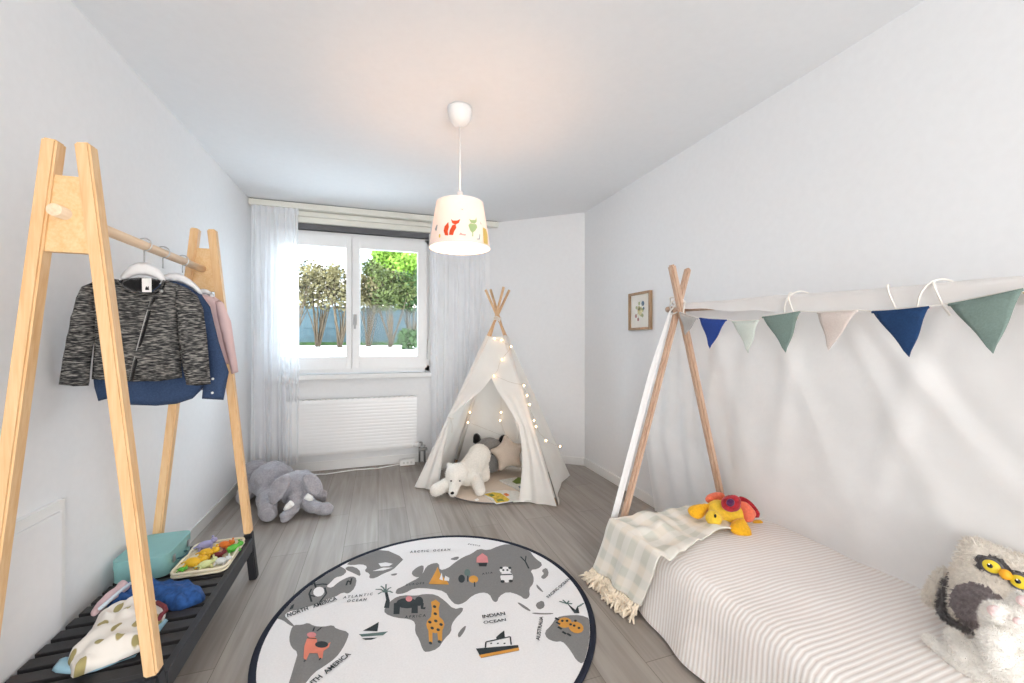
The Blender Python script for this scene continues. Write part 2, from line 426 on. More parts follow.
def fur(bm, n, ln, wd, seed=1, gravity=.4, sel=None):
    rnd = random.Random(seed); bm.faces.ensure_lookup_table(); bm.normal_update()
    fs = [f for f in bm.faces if sel is None or sel(f)]; ar = [f.calc_area() for f in fs]
    for f in rnd.choices(fs, ar, k=n):
        c = f.calc_center_median()+V((rnd.uniform(-1, 1), rnd.uniform(-1, 1), rnd.uniform(-1, 1)))*sqrt(f.calc_area())*.4; nn = f.normal.copy()
        d = (nn+V((rnd.uniform(-.6, .6), rnd.uniform(-.6, .6), rnd.uniform(-.6, .6)))+V((0, 0, -gravity))).normalized()
        t = nn.cross(d+V((.1, .2, .3))).normalized()
        l = ln*rnd.uniform(.5, 1.2)
        a = bm.verts.new(c-t*wd); b_ = bm.verts.new(c+t*wd); e = bm.verts.new(c+d*l)
        g = bm.faces.new((a, b_, e)); g.material_index = f.material_index; g.smooth = True
def prism(bm, pts, ext, mi=0):
    """polygon (3-D points) extruded by vector ext"""
    a = [bm.verts.new(V(p)) for p in pts]; b = [bm.verts.new(V(p)+V(ext)) for p in pts]
    n = len(a); fs = [bm.faces.new(a[::-1]), bm.faces.new(b)]
    for i in range(n): fs.append(bm.faces.new((a[i], a[(i+1) % n], b[(i+1) % n], b[i])))
    for f in fs: f.material_index = mi
CAMR = V((RX, RY, 0)); CAMF = V((FX, FY, 0)); UP = V((0, 0, 1))
SKY = 11.0; SKY_FRONT = (.665, .655, .64); SKY_BACK = (.77, .89, 1.0); EXPO = 0.28
# ================================================================ the room
def poly_box(pts, z0, z1, m, name, parent=None):
    b = BM(); prism(b, [(x, y, z0) for x, y in pts], (0, 0, z1-z0)); return struct(name, b, m, parent)
DX, DY = 1.12, YB           # where the slanted wall leaves the window wall
CYR = 3.50                  # where it meets the right wall
poly_box([(XL-.1, YF-.1), (XR+.1, YF-.1), (XR+.1, YB+.15), (XL-.1, YB+.15)], -.1, 0, M['floor'], 'floor')
poly_box([(XL-.1, YF-.1), (XR+.1, YF-.1), (XR+.1, YB+.15), (XL-.1, YB+.15)], CEIL, CEIL+.1, M['ceil'], 'ceiling')
b = BM(); box(b, (XL-.1, YF-.1, 0), (XL, YB+.15, CEIL)); struct('wall_left', b, M['wall'])
b = BM(); box(b, (XR, YF-.1, 0), (XR+.1, CYR+.1, CEIL)); struct('wall_right', b, M['wall'])
poly_box([(DX, DY), (XR, CYR), (XR+.1, CYR+.1), (XR+.1, YB+.15), (DX, YB+.15)], 0, CEIL, M['wall'], 'wall_corner')
WX0, WX1, WZ0, WZ1 = -.95, .50, .87, 2.385
b = BM()
box(b, (XL, YB, 0), (WX0, YB+.15, CEIL)); box(b, (WX1, YB, 0), (DX, YB+.15, CEIL))
box(b, (WX0, YB, 0), (WX1, YB+.15, WZ0)); box(b, (WX0, YB, WZ1), (WX1, YB+.15, CEIL))
struct('wall_back', b, M['wall'])
b = BM(); FX0, FX1, FZ = -.75, 1.65, 2.2      # unseen doorway added behind the camera to let in fill daylight
box(b, (XL, YF-.1, 0), (FX0, YF, CEIL)); box(b, (FX1, YF-.1, 0), (XR, YF, CEIL)); box(b, (FX0, YF-.1, FZ), (FX1, YF, CEIL))
struct('wall_front', b, M['wall'])
b = BM()
for x0, x1 in ((FX0, FX0+.06), (FX1-.06, FX1)): box(b, (x0, YF-.09, .0), (x1, YF-.01, FZ))
box(b, (FX0, YF-.09, FZ-.06), (FX1, YF-.01, FZ))
struct('fill_doorway', b, M['pvc'])  # frame of the doorway added for fill light
b = BM(); box(b, (XL, YF, 0), (XL+.012, YB, .075), bev=.003); struct('baseboard_left', b, M['trimg'])
b = BM(); box(b, (XR-.012, YF, 0), (XR, CYR, .075), bev=.003); struct('baseboard_right', b, M['trimw'])
b = BM(); d = V((XR-DX, CYR-DY, 0)).normalized(); n = V((-.6, -.78, 0))
bar(b, (DX, DY, .0375), (XR-.005, CYR, .0375), .075, .024, up=(-d.y*-1, -d.x, 0) if False else (d.y, -d.x, 0)); struct('baseboard_corner', b, M['trimw'])
b = BM(); box(b, (XL, YB-.012, 0), (DX, YB, .085), bev=.003); struct('baseboard_back', b, M['trimw'])
# access panel low on the left wall
b = BM(); box(b, (XL, 1.15, .06), (XL+.018, 1.86, .645), bev=.002)
ap = struct('trim_1', b, M['trimw'])
b = BM(); box(b, (XL+.018, 1.17, .08), (XL+.026, 1.83, .612), bev=.003); struct('panel', b, M['wall'], ap)
# window
win = BM(); yf0, yf1 = 4.20, 4.27
for p0, p1 in (((WX0, yf0, WZ0+.03), (WX0+.05, yf1, 2.235)), ((WX1-.05, yf0, WZ0+.03), (WX1, yf1, 2.235)), ((WX0, yf0, WZ0+.03), (WX1, yf1, WZ0+.09)), ((WX0, yf0, 2.185), (WX1, yf1, 2.24))):
    box(win, p0, p1, bev=.004)
w1 = struct('window_1', win, M['pvc'])
def glass_mat():
    m = bpy.data.materials.new('window glass'); m.use_nodes = True; nt = m.node_tree; nt.nodes.clear()
    out = N(nt, 'ShaderNodeOutputMaterial'); t = N(nt, 'ShaderNodeBsdfTransparent'); g = N(nt, 'ShaderNodeBsdfGlossy'); g.inputs['Roughness'].default_value = .02
    t.inputs['Color'].default_value = (.93, .96, .97, 1)
    fr = N(nt, 'ShaderNodeFresnel'); fr.inputs['IOR'].default_value = 1.18; mx = N(nt, 'ShaderNodeMixShader')
    L(nt, fr.outputs[0], mx.inputs[0]); L(nt, t.outputs[0], mx.inputs[1]); L(nt, g.outputs[0], mx.inputs[2]); L(nt, mx.outputs[0], out.inputs['Surface']); return m
M['glass'] = glass_mat()
for x0, x1, gx0, gx1 in ((WX0+.03, -.24, -.85, -.29), (-.235, WX1-.03, -.165, .378)):
    b = BM(); z0, z1, gz0, gz1 = .935, 2.205, 1.055, 2.10
    box(b, (x0, 4.17, z0), (gx0, 4.23, z1), bev=.005); box(b, (gx1, 4.17, z0), (x1, 4.23, z1), bev=.005)
    box(b, (gx0-.01, 4.171, z0), (gx1+.01, 4.229, gz0), bev=.004); box(b, (gx0-.01, 4.171, gz1), (gx1+.01, 4.229, z1), bev=.004)
    s = struct('sash', b, M['pvc'], w1)
    b = BM(); box(b, (gx0-.005, 4.198, gz0-.005), (gx1+.005, 4.204, gz1+.005)); struct('pane', b, M['glass'], s)
b = BM(); box(b, (-.225, 4.163, 1.36), (-.195, 4.171, 1.46), bev=.003); tube(b, [(-.21, 4.165, 1.44), (-.21, 4.135, 1.44)], .009); box(b, (-.219, 4.128, 1.32), (-.201, 4.142, 1.45), bev=.004)
struct('handle', b, M['handleg'], w1)
b = BM(); box(b, (-.26, 4.205, .94), (-.215, 4.245, 2.20)); struct('meeting_stile', b, M['pvc'], w1)
b = BM(); box(b, (WX0, 4.06, .85), (WX1+.012, 4.215, .893), bev=.008); struct('sill', b, M['trimw'], w1)
b = BM(); box(b, (WX0, 4.16, 2.245), (WX1, 4.27, 2.30)); struct('shutter_slot', b, M['dark'], w1)
b = BM(); box(b, (WX0, 4.125, 2.295), (WX1, 4.26, 2.345), bev=.004); box(b, (WX0, 4.10, 2.345), (WX1, 4.26, 2.388), bev=.006); struct('shutter_cover', b, M['cream'], w1)
b = BM(); box(b, (WX1-.012, 4.125, 1.0), (WX1-.002, 4.15, 2.28)); box(b, (WX1-.03, 4.11, 1.02), (WX1, 4.15, 1.22), bev=.004); struct('shutter_strap', b, M['trimg'], w1)
# curtain rail
b = BM(); box(b, (XL+.005, 4.04, 2.392), (1.19, 4.115, 2.442), bev=.004)
box(b, (XL+.01, 4.055, 2.442), (1.18, 4.105, 2.4495), 1)  # dark strip painted as the shadow gap between rail and ceiling
r_ = tag(finish('curtain_rail', b, [M['cream'], M['dark']]), 'cream curtain rail running along the ceiling above the window', 'curtain rail')
def curtain(name, x0, x1, y, z0, z1, folds, label, ph, amp=.024):
    b = BM()
    def fn(u, v):
        x = x0+(x1-x0)*u; a = amp*(.45+.75*v)
        yy = y+a*sin(u*folds*2*pi+ph+.5*sin(u*9))+.3*a*sin(u*folds*4.6*pi+v*2)
        xx = x+.006*sin(v*5+u*30)
        return V((xx, yy-.01*v, z1+(z0-z1)*v+.004*sin(u*40)*v))
    surf(b, fn, folds*14, 26)
    o = tag(finish(name, b, M['curtain'], recalc=False), label, 'curtain'); 
    h = BM(); surf(h, lambda u, v: V((x0+(x1-x0)*u, y-.002+amp*.45*sin(u*folds*2*pi+ph+.5*sin(u*9)), z1-.055*v)), folds*14, 2)
    hd = finish('heading_tape', h, M['curtain'], o, recalc=False)
curtain('curtain', -1.045, -.675, 4.045, .10, 2.388, 8, 'sheer white curtain left of the window, hanging behind the elephant', 0)
curtain('curtain', .50, 1.06, 4.04, .08, 2.388, 8, 'sheer white curtain right of the window, hanging behind the teepee', 1.2, .013)
# radiator
rt = thing('radiator', 'white flat panel radiator on the wall under the window', 'radiator', (-.22, 4.09, .16))
b = BM(); rx0, rx1, rz0, rz1 = -.80, .36, .165, .665
prof = [(4.05, rz0)]
k = 15
for i in range(k*6+1):
    t = i/(k*6); z = rz0+.02+(rz1-rz0-.04)*t; prof.append((4.042+.0012*max(0, cos(t*k*2*pi))**6, z))
prof.append((4.05, rz1))
va = [b.verts.new((rx0, y, z)) for y, z in prof]; vb = [b.verts.new((rx1, y, z)) for y, z in prof]
for i in range(len(va)-1): f = b.faces.new((va[i], vb[i], vb[i+1], va[i+1])); f.smooth = True
box(b, (rx0, 4.0505, rz0), (rx1, 4.115, rz1), bev=.004)
finish('panel', b, M['rad'], rt)
b = BM()
for i in range(24): box(b, (rx0+.03+i*.0465, 4.06, rz1), (rx0+.055+i*.0465, 4.105, rz1+.006))
finish('top_grille', b, M['trimg'], rt)
b = BM(); tube(b, [(.39, 4.10, .0), (.39, 4.10, .19), (.36, 4.09, .19)], .009); tube(b, [(.44, 4.10, 0), (.44, 4.10, .17), (.40, 4.10, .17)], .009)
ell(b, (.40, 4.08, .19), .022); ell(b, (.44, 4.09, .14), .018); tube(b, [(.38, 4.06, .14), (.46, 4.06, .14)], .016)
finish('valve', b, M['steel'], rt)
b = BM(); tube(b, [(.33, 4.06, .19), (.37, 4.05, .19), (.39, 4.04, .19)], [.02, .024, .018]); finish('valve_knob', b, M['pvc'], rt)
# socket strip and cable under the radiator
b = BM(); box(b, (.20, 4.02, .005), (.34, 4.06, .06), bev=.006)
o = tag(finish('socket_strip', b, M['trimw']), 'small white socket strip on the floor below the radiator', 'socket')
b = BM()
for x in (.235, .27, .305): tube(b, [(x, 4.0205, .033), (x, 4.0185, .033)], .011)
finish('socket', b, M['trimg'], o)
b = BM(); tube(b, [(-.66, 3.98, .006), (-.6, 4.02, .006), (-.45, 3.99, .006), (-.2, 4.04, .006), (0, 4.02, .006), (.2, 4.04, .02)], .005)
tag(finish('power_cable', b, M['pvc'], smooth=True), 'thin white power cable lying along the wall under the radiator', 'cable')

# ================================================================ outdoors
b = BM(); surf(b, lambda u, v: V((-9+20*u, 4.32+3.3*v, 1.0+.17*v)), 4, 6); box(b, (-9, 4.30, -.3), (11, 4.33, 1.0)); box(b, (-9, 7.62, .9), (11, 14, 1.16))
struct('terrain', b, M['concrete'])
FY_ = 7.25
ft = thing('fence', 'low blue-grey board fence behind the shrubs outside the window', 'fence', (0, FY_, 1.16))
b = BM()
for i in range(5): box(b, (-6, FY_+.01*(i % 2), 1.18+i*.118), (6, FY_+.03+.01*(i % 2), 1.301+i*.118), bev=.004)
finish('board_panel', b, M['fence'], ft)
for i in range(8):
    b = BM(); x = -5.8+i*1.65; box(b, (x, FY_+.045, 1.16), (x+.07, FY_+.11, 1.80), bev=.004); finish('post', b, M['fence'], ft)
b = BM(); box(b, (-6.5, 7.0, 1.14), (6.5, 7.2, 1.19)); struct('terrain_kerb', b, M['leafg'])
def shrub(name, c, r, nl, leaf, trunk_h, label, cat, group, seed, lsz=.045, br=9):
    rnd = random.Random(seed); base = V((c[0], c[1], c[2]))
    t = thing(name, label, cat, base, group)
    cen = base+V((0, 0, trunk_h+r[2]*.75))
    b = BM(); tips = []
    for k in range(br):
        a = rnd.uniform(0, 2*pi); q = rnd.uniform(.2, .95)
        tip = cen+V((cos(a)*r[0]*q, sin(a)*r[1]*q, rnd.uniform(-.6, .9)*r[2])); tips.append(tip)
        m = base.lerp(tip, .45)+V((rnd.uniform(-.05, .05), rnd.uniform(-.05, .05), .05))
        tube(b, [base+V((rnd.uniform(-.03, .03), 0, 0)), m, tip], [.013, .008, .003], 5)
    finish('branch', b, M['bark'], t)
    b = BM()
    for i in range(nl):
        tp = rnd.choice(tips) if rnd.random() < .6 else None
        while True:
            p = V((rnd.uniform(-1, 1), rnd.uniform(-1, 1), rnd.uniform(-1, 1)))
            if p.length < 1: break
        if tp is not None: q = tp+V((p.x*r[0], p.y*r[1], p.z*r[2]))*.35
        else: q = cen+V((p.x*r[0], p.y*r[1], p.z*r[2]))
        d = V((rnd.uniform(-1, 1), rnd.uniform(-1, 1), rnd.uniform(-.6, 1))).normalized(); s = d.cross(V((rnd.random(), rnd.random(), .3))).normalized()*lsz*.32
        l = lsz*rnd.uniform(.7, 1.3)
        vs = [b.verts.new(q), b.verts.new(q+d*l*.5+s), b.verts.new(q+d*l), b.verts.new(q+d*l*.5-s)]
        b.faces.new(vs)
    finish('foliage', b, leaf, t, recalc=False)
sh = [(292, .40, .34, 'leafb', 900, 'sparse brown-leaved shrub at the left edge of the window view'),
      (318, .30, .36, 'leafb', 1000, 'thin bronze shrub seen through the left window sash'),
      (340, .30, .32, 'leafb', 1200, "brownish shrub just left of the window's middle mullion"),
      (368, .34, .32, 'leafb', 1700, 'brown-olive shrub just right of the middle mullion'),
      (390, .36, .36, 'leafo', 2200, 'dense olive shrub in the right window sash under the lime tree'),
      (412, .34, .34, 'leafg', 2200, 'dark green shrub at the right edge of the window view')]
for i, (px, rx, rz, lf, nl, lb) in enumerate(sh):
    y = 6.50+.14*(i % 2)
    shrub('shrub', (ony(px, 300, y).x, y, 1.10), (rx, .30, rz), nl, M[lf], .62, lb, 'shrub', 'shrubs in front of the fence', 20+i, .06, 14)
shrub('shrub', (ony(410, 330, 6.1).x, 6.1, 1.09), (.17, .16, .16), 420, M['leafg'], .02, 'small low green bush at the bottom right corner of the window view', 'shrub', 'shrubs in front of the fence', 41, .07, 6)
shrub('round_tree', (ony(396, 270, 10.5).x, 10.5, 1.16), (.66, .6, .56), 6000, M['leafy'], 1.36, 'round lime green tree crown behind the fence', 'tree', None, 50, .11, 14)
bt = thing('apartment_building', 'pale building with rows of windows far beyond the fence', 'building', (-2, 24, 0))
b = BM(); box(b, (-13, 24, 0), (5.2, 30, 15)); finish('wall', b, M['bldg'], bt)
for r in range(5):
    for c in range(11):
        x = -12.3+c*1.6; z = 2.2+r*2.4
        b = BM(); box(b, (x, 23.93, z), (x+.95, 24.02, z+1.4), bev=.01); wf = finish('window', b, M['bwin'], bt)

# ================================================================ pendant lamp
LX, LY = .417, 2.15
lt = thing('pendant_lamp', 'pendant lamp with a blush drum shade printed with small animals', 'lamp', (LX, LY, 2.449))
b = BM(); lathe(b, [(.001, 2.449), (.064, 2.449), (.066, 2.435), (.057, 2.39), (.034, 2.36), (.008, 2.352), (.001, 2.35)], (LX, LY, 0)); finish('canopy', b, M['pvc'], lt)
b = BM(); tube(b, [(LX, LY, 2.37), (LX, LY, 1.955)], .0045); tube(b, [(LX, LY, 2.0), (LX, LY, 1.90)], .016, 12); finish('cord', b, M['pvc'], lt)
b = BM(); R1, R0, ZT, ZB = .125, .162, 1.94, 1.70
rt_ = lathe(b, [(R0, ZB), (R0-.002, ZB+.02), (R1, ZT)], (LX, LY, 0), 64)
PX0 = 460.0
def onshade(px, py, off=.0045):
    z = CH+(CY-py)/F*2.02; t = (z-ZB)/(ZT-ZB); r = R0+(R1-R0)*t+off
    s = (px-PX0)/F*2.02; a = math.asin(max(-.99, min(.99, s/r)))
    d = V((-LX, -LY, 0)).normalized(); side = V((-d.y, d.x, 0)); side = V((d.y*-1, d.x, 0))
    if side.dot(CAMR) < 0: side = -side
    return V((LX, LY, 0))+(d*cos(a)+side*sin(a))*r+V((0, 0, z))
def zs(x, y): return (425+x/8.53, 180+y/8.53)
def shade_print(poly, mi):
    pts = [onshade(*zs(x, y)) for x, y in poly]
    tri = tessellate_polygon([[V((x, y, 0)) for x, y in poly]])
    vs = [b.verts.new(p) for p in pts]
    for t in tri:
        try: f = b.faces.new([vs[i] for i in t]); f.material_index = mi
        except ValueError: pass
def el(cx, cy, rx, ry, rot=0, n=12):
    return [(cx+rx*cos(2*pi*i/n)*cos(rot)-ry*sin(2*pi*i/n)*sin(rot), cy+rx*cos(2*pi*i/n)*sin(rot)+ry*sin(2*pi*i/n)*cos(rot)) for i in range(n)]
shade_print([(168, 390), (200, 355), (205, 400), (195, 440), (200, 476), (172, 470), (160, 430)], 1)
shade_print([(205, 470), (212, 430), (235, 385), (262, 380), (268, 410), (250, 440), (240, 474)], 1)
shade_print([(222, 330), (240, 345), (275, 345), (302, 330), (290, 365), (258, 382), (232, 365)], 1)
shade_print([(370, 380), (385, 360), (440, 360), (448, 385), (430, 420), (405, 445), (385, 425)], 2)
shade_print([(375, 320), (395, 330), (430, 322), (440, 295), (444, 335), (425, 358), (392, 355)], 2)
shade_print([(405, 440), (412, 438), (412, 475), (402, 475)], 2); shade_print([(440, 490), (462, 485), (468, 440), (474, 445), (470, 492), (448, 497)], 3)
shade_print([(500, 370), (530, 372), (545, 420), (545, 515), (505, 515)], 4)
shade_print([(82, 395), (98, 360), (106, 365), (98, 415), (86, 412)], 3); shade_print(el(125, 470, 8, 18), 4)
shade_print([(290, 470), (305, 450), (320, 462), (350, 462), (345, 476)], 5); shade_print([(305, 236), (318, 240), (330, 234), (318, 250)], 5); shade_print([(472, 320), (488, 345), (480, 350)], 5)
so = finish('lamp_shade', b, [M['shade'], M['foxr'], M['catg'], M['shb'], M['shy'], M['shr']], lt, recalc=False)
b = BM(); tube(b, [(LX+R0*cos(a)*1.001, LY+R0*sin(a)*1.001, ZB) for a in [2*pi*i/48 for i in range(49)]], .003, 6); finish('bottom_ring', b, M['pvc'], lt)
b = BM(); tube(b, [(LX+R1*cos(a), LY+R1*sin(a), ZT) for a in [2*pi*i/48 for i in range(49)]], .002, 6)
for k in range(3): tube(b, [(LX, LY, 1.925), (LX+R1*cos(k*2.094), LY+R1*sin(k*2.094), ZT)], .0015, 5)
finish('shade_support', b, M['pvc'], lt)
b = BM(); ell(b, (LX, LY, 1.855), (.03, .03, .038)); finish('bulb', b, M['bulb'], lt)

# ================================================================ garment rack
RKX = -.81; Y0, Y1 = 1.45, 2.36; RH = 1.75; SP = .213; SPT = .034
def legx(side, z): return RKX+side*(SP+(SPT-SP)*z/RH)
rk = thing('garment_rack', 'pine A-frame garment rack with black feet and slatted bench along the left wall', 'clothes rack', (RKX, (Y0+Y1)/2, 0))
for y in (Y0, Y1):
    for s in (-1, 1):
        b = BM(); bar(b, (legx(s, .235), y, .235), (legx(s, RH), y, RH), .034, .042, bev=.005); lg = finish('leg', b, M['pine'], rk)
        b = BM(); bar(b, (legx(s, 0), y, 0), (legx(s, .2349), y, .2349), .0345, .0425, bev=.004); finish('foot', b, M['black'], lg)
    b = BM(); y0, y1 = y-.010, y+.010
    z0, z1 = 1.445, 1.655
    prism(b, [(legx(-1, z0)+.016, y0, z0), (legx(1, z0)-.016, y0, z0), (legx(1, z1)-.016, y0, z1), (legx(-1, z1)+.016, y0, z1)], (0, .02, 0)); finish('top_plate', b, M['piney'], rk)
b = BM(); tube(b, [(RKX-.006, Y0-.05, 1.550), (RKX-.004, Y1+.03, 1.554)], .0165, 20)
for yy in (1.80, 1.86, 1.90, 1.99, 2.05, 2.10, 2.18): lathe
finish('rod', b, M['rodw'], rk, smooth=False)
# bench
BT = .21
for s in (-1, 1):
    b = BM(); x = RKX+s*(SP-.012); x2 = x-s*.0
    box(b, (x-.012, Y0+.022, .150), (x+.012, Y1-.022, BT+.004 if s > 0 else .193), bev=.003); finish('side_rail', b, M['black'], rk)
for y in (Y0+.03, Y1-.03):
    b = BM(); box(b, (RKX-SP+.002, y-.012, .155), (RKX+SP-.002, y+.012, BT+.002), bev=.003); finish('end_rail', b, M['black'], rk)
ns = 12
for i in range(ns):
    y = 1.516+.066*i
    b = BM(); box(b, (-1.032, y-.0235, .1935), (RKX+SP-.026, y+.0235, BT-.0005), bev=.003); finish('slat', b, M['blackw'], rk)

# garments and hangers
def zj(x, y): return (50+x/3.795, 240+y/3.795)
def garm(poly, y):
    out = []
    for q in poly:
        p = ony(*zj(*q), y); out.append((p.x, p.z))
    return out
def gframe(y): return (V((0, y, 0)), V((1, 0, 0)), V((0, 0, 1)), V((0, -1, 0)))
def hanger(y, arc, zt, label):
    t = thing('clothes_hanger', label, 'hanger', (RKX, y, 1.58), 'white hangers on the rod')
    b = BM(); inflate(b, smooth_poly(garm(arc, y), 1), .008, .012, .012, gframe(y)); finish('shoulder_bar', b, M['hanger'], t)
    b = BM(); tube(b, [(RKX, y, zt), (RKX, y, 1.53)]+[(RKX+.0225*cos(a), y, 1.554+.0225*sin(a)) for a in [-pi/2+i*pi/7 for i in range(10)]], .0024, 8); finish('hook', b, M['metal'], t)
hanger(1.825, [(240, 168), (262, 148), (285, 112), (320, 88), (350, 83), (385, 90), (425, 120), (440, 152), (436, 168), (400, 143), (350, 130), (300, 142), (270, 165)], 1.49, 'white hanger nearest the camera, in the tweed jacket')
hanger(1.96, [(400, 145), (440, 128), (480, 124), (520, 140), (560, 172), (582, 207), (560, 203), (520, 172), (470, 155), (420, 160)], 1.49, 'white middle hanger, in the blue shirt')
hanger(2.13, [(560, 190), (580, 184), (604, 190), (630, 216), (612, 216), (590, 204), (570, 206)], 1.50, 'white hanger furthest along the rod, in the pink top')
jt = thing('tweed_jacket', 'child\'s black and white tweed jacket with a slanted zip on the front hanger', 'jacket', (RKX, 1.825, 1.43), 'clothes hanging on the rack')
b = BM(); inflate(b, garm([(262, 150), (225, 145), (160, 160), (165, 260), (170, 400), (160, 528), (240, 534), (320, 537), (420, 535), (503, 522), (498, 430), (488, 330), (492, 215), (500, 175), (442, 152), (430, 182), (395, 205), (345, 208), (300, 190), (272, 160)], 1.825), .026, .05, .014, gframe(1.822), wrinkle=.012, wscale=14); finish('body', b, M['jacket'], jt)
b = BM(); inflate(b, garm([(170, 160), (125, 178), (104, 220), (80, 320), (58, 430), (38, 548), (95, 554), (152, 552), (160, 470), (172, 380), (186, 280)], 1.825), .028, .045, .013, gframe(1.818), wrinkle=.01, wscale=16, seed=3); finish('sleeve', b, M['jacket'], jt)
b = BM(); inflate(b, garm([(480, 165), (530, 185), (565, 215), (585, 260), (600, 370), (614, 546), (560, 552), (522, 548), (505, 470), (492, 370), (480, 260)], 1.825), .028, .045, .013, gframe(1.815), wrinkle=.01, wscale=16, seed=5); finish('sleeve', b, M['jacket'], jt)
def strip(pts, y, w, off, mat, name, parent, r=None):
    b = BM(); q = [ony(*zj(*p), y) for p in pts]; q = [V((p.x, y-off, p.z)) for p in q]
    tube(b, q, w, 6); return finish(name, b, mat, parent)
strip([(412, 222), (385, 310), (358, 410), (328, 530)], 1.825, .0042, .030, M['blackf'], 'zipper', jt)
strip([(404, 222), (377, 310), (350, 410), (321, 530)], 1.825, .0015, .034, M['steel'], 'zipper_teeth', jt)
strip([(264, 158), (290, 185), (345, 207), (400, 202), (430, 178), (440, 155)], 1.825, .005, .012, M['jacket'], 'collar', jt)
b = BM(); inflate(b, garm([(275, 158), (310, 150), (350, 146), (400, 148), (435, 158), (425, 178), (395, 200), (345, 203), (300, 186)], 1.825), .004, .01, .012, gframe(1.80)); finish('lining', b, M['blackf'], jt)
b = BM(); prism(b, [ony(*zj(*q), 1.792) for q in ((349, 145), (385, 145), (386, 198), (350, 198))], (0, -.0012, 0)); lb = finish('care_label', b, M['whitef'], jt); lb['label'] = 'white brand label in the collar'
b = BM(); prism(b, [ony(*zj(*q), 1.7905) for q in ((362, 182), (366, 175), (369, 181), (374, 175), (376, 190), (362, 190))], (0, -.0008, 0)); finish('label_print', b, M['blackf'], lb)
b = BM(); c = ony(*zj(425, 195), 1.795); ell(b, c+V((0, -.004, 0)), (.006, .004, .006)); finish('snap', b, M['steel'], jt)
dt = thing('denim_shirt', 'child\'s dark blue denim shirt on the middle hanger, behind the tweed jacket', 'shirt', (RKX, 1.96, 1.42), 'clothes hanging on the rack')
b = BM(); inflate(b, garm([(300, 190), (420, 165), (470, 150), (520, 165), (575, 205), (595, 280), (588, 400), (588, 500), (580, 562), (540, 602), (480, 622), (400, 630), (300, 626), (215, 603), (180, 612), (165, 560), (160, 520), (190, 380), (200, 240)], 1.96), .022, .05, .016, gframe(1.965), wrinkle=.014, wscale=12, seed=9); finish('body', b, M['denim'], dt)
b = BM(); inflate(b, garm([(548, 195), (580, 210), (612, 255), (645, 390), (682, 500), (662, 606), (580, 601), (584, 560), (605, 490), (590, 400), (565, 300)], 1.96), .022, .04, .013, gframe(1.95), wrinkle=.01, wscale=16, seed=12); sl = finish('sleeve', b, M['denim'], dt)
for q in ((618, 527), (616, 580)):
    b = BM(); c = ony(*zj(*q), 1.926); ell(b, c, (.005, .003, .005)); finish('button', b, M['whitef'], dt)
strip([(575, 562), (620, 570), (668, 572)], 1.96, .0022, .028, M['denim'], 'cuff_seam', dt)
pt = thing('pink_blouse', 'child\'s pale pink long-sleeved top on the hanger furthest from the camera', 'top', (RKX, 2.13, 1.4), 'clothes hanging on the rack')
b = BM(); inflate(b, garm([(500, 230), (578, 205), (622, 212), (660, 245), (680, 330), (676, 470), (600, 480), (500, 470)], 2.13), .02, .05, .016, gframe(2.135), wrinkle=.01, wscale=12, seed=19); finish('body', b, M['pinkc'], pt)
b = BM(); inflate(b, garm([(625, 214), (660, 238), (690, 310), (706, 420), (718, 500), (692, 509), (672, 430), (645, 330)], 2.13), .018, .035, .013, gframe(2.12), wrinkle=.008, wscale=16, seed=22); finish('sleeve', b, M['pinkc'], pt)

# things on the bench
st = thing('toy_suitcase', 'duck egg blue cardboard suitcase at the wall end of the bench', 'suitcase', (-.93, 2.2, BT))
def rbox(b, x0, x1, y0, y1, z0, z1, r, bev=.006, mi=0, seg=10):
    pts = []
    for cx, cy, a0 in ((x1-r, y1-r, 0), (x0+r, y1-r, pi/2), (x0+r, y0+r, pi), (x1-r, y0+r, 1.5*pi)):
        for i in range(seg+1): a = a0+i*pi/2/seg; pts.append((cx+r*cos(a), cy+r*sin(a), z0))
    n0 = len(b.faces); prism(b, pts, (0, 0, z1-z0), mi)
    if bev:
        b.faces.ensure_lookup_table(); top = [f for f in b.faces[n0:] if len(f.verts) > 4]
        bmesh.ops.bevel(b, geom=list({e for f in top for e in f.edges}), offset=bev, segments=2, affect='EDGES')
b = BM(); rbox(b, -1.035, -.845, 2.075, 2.325, BT, BT+.05, .035); finish('base', b, M['teal'], st)
b = BM(); rbox(b, -1.037, -.843, 2.073, 2.327, BT+.0505, BT+.088, .036); finish('lid', b, M['teal'], st)
for y in (2.13, 2.27):
    b = BM(); box(b, (-.8428, y-.01, BT+.035), (-.838, y+.01, BT+.065), bev=.002); finish('clasp', b, M['metal'], st)
b = BM(); tube(b, [(-.843, 2.165, BT+.03), (-.825, 2.17, BT+.03), (-.82, 2.20, BT+.03), (-.825, 2.23, BT+.03), (-.843, 2.235, BT+.03)], .004); finish('handle', b, M['teald'], st)
tr = thing('toy_tray', 'cream shallow tray full of small toys on the far end of the bench', 'tray', (-.72, 2.18, BT))
tx0, tx1, ty0, ty1 = -.822, -.622, 2.035, 2.315
b = BM(); rbox(b, tx0, tx1, ty0, ty1, BT+.003, BT+.008, .03, 0); finish('base', b, M['cork'], tr)
b = BM()
pts = []
for cx, cy, a0 in ((tx1-.03, ty1-.03, 0), (tx0+.03, ty1-.03, pi/2), (tx0+.03, ty0+.03, pi), (tx1-.03, ty0+.03, 1.5*pi)):
    for i in range(6): a = a0+i*pi/10; pts.append((cx+.03*cos(a), cy+.03*sin(a), BT+.022))
pts.append(pts[0]); pts2 = [(x, y, BT+.008) for x, y, z in pts]
tube(b, pts, .0055, 8); tube(b, pts2, .0045, 8); finish('rim', b, M['cork'], tr)
def zt(x, y): return (160+x/8.54, 520+y/8.54)
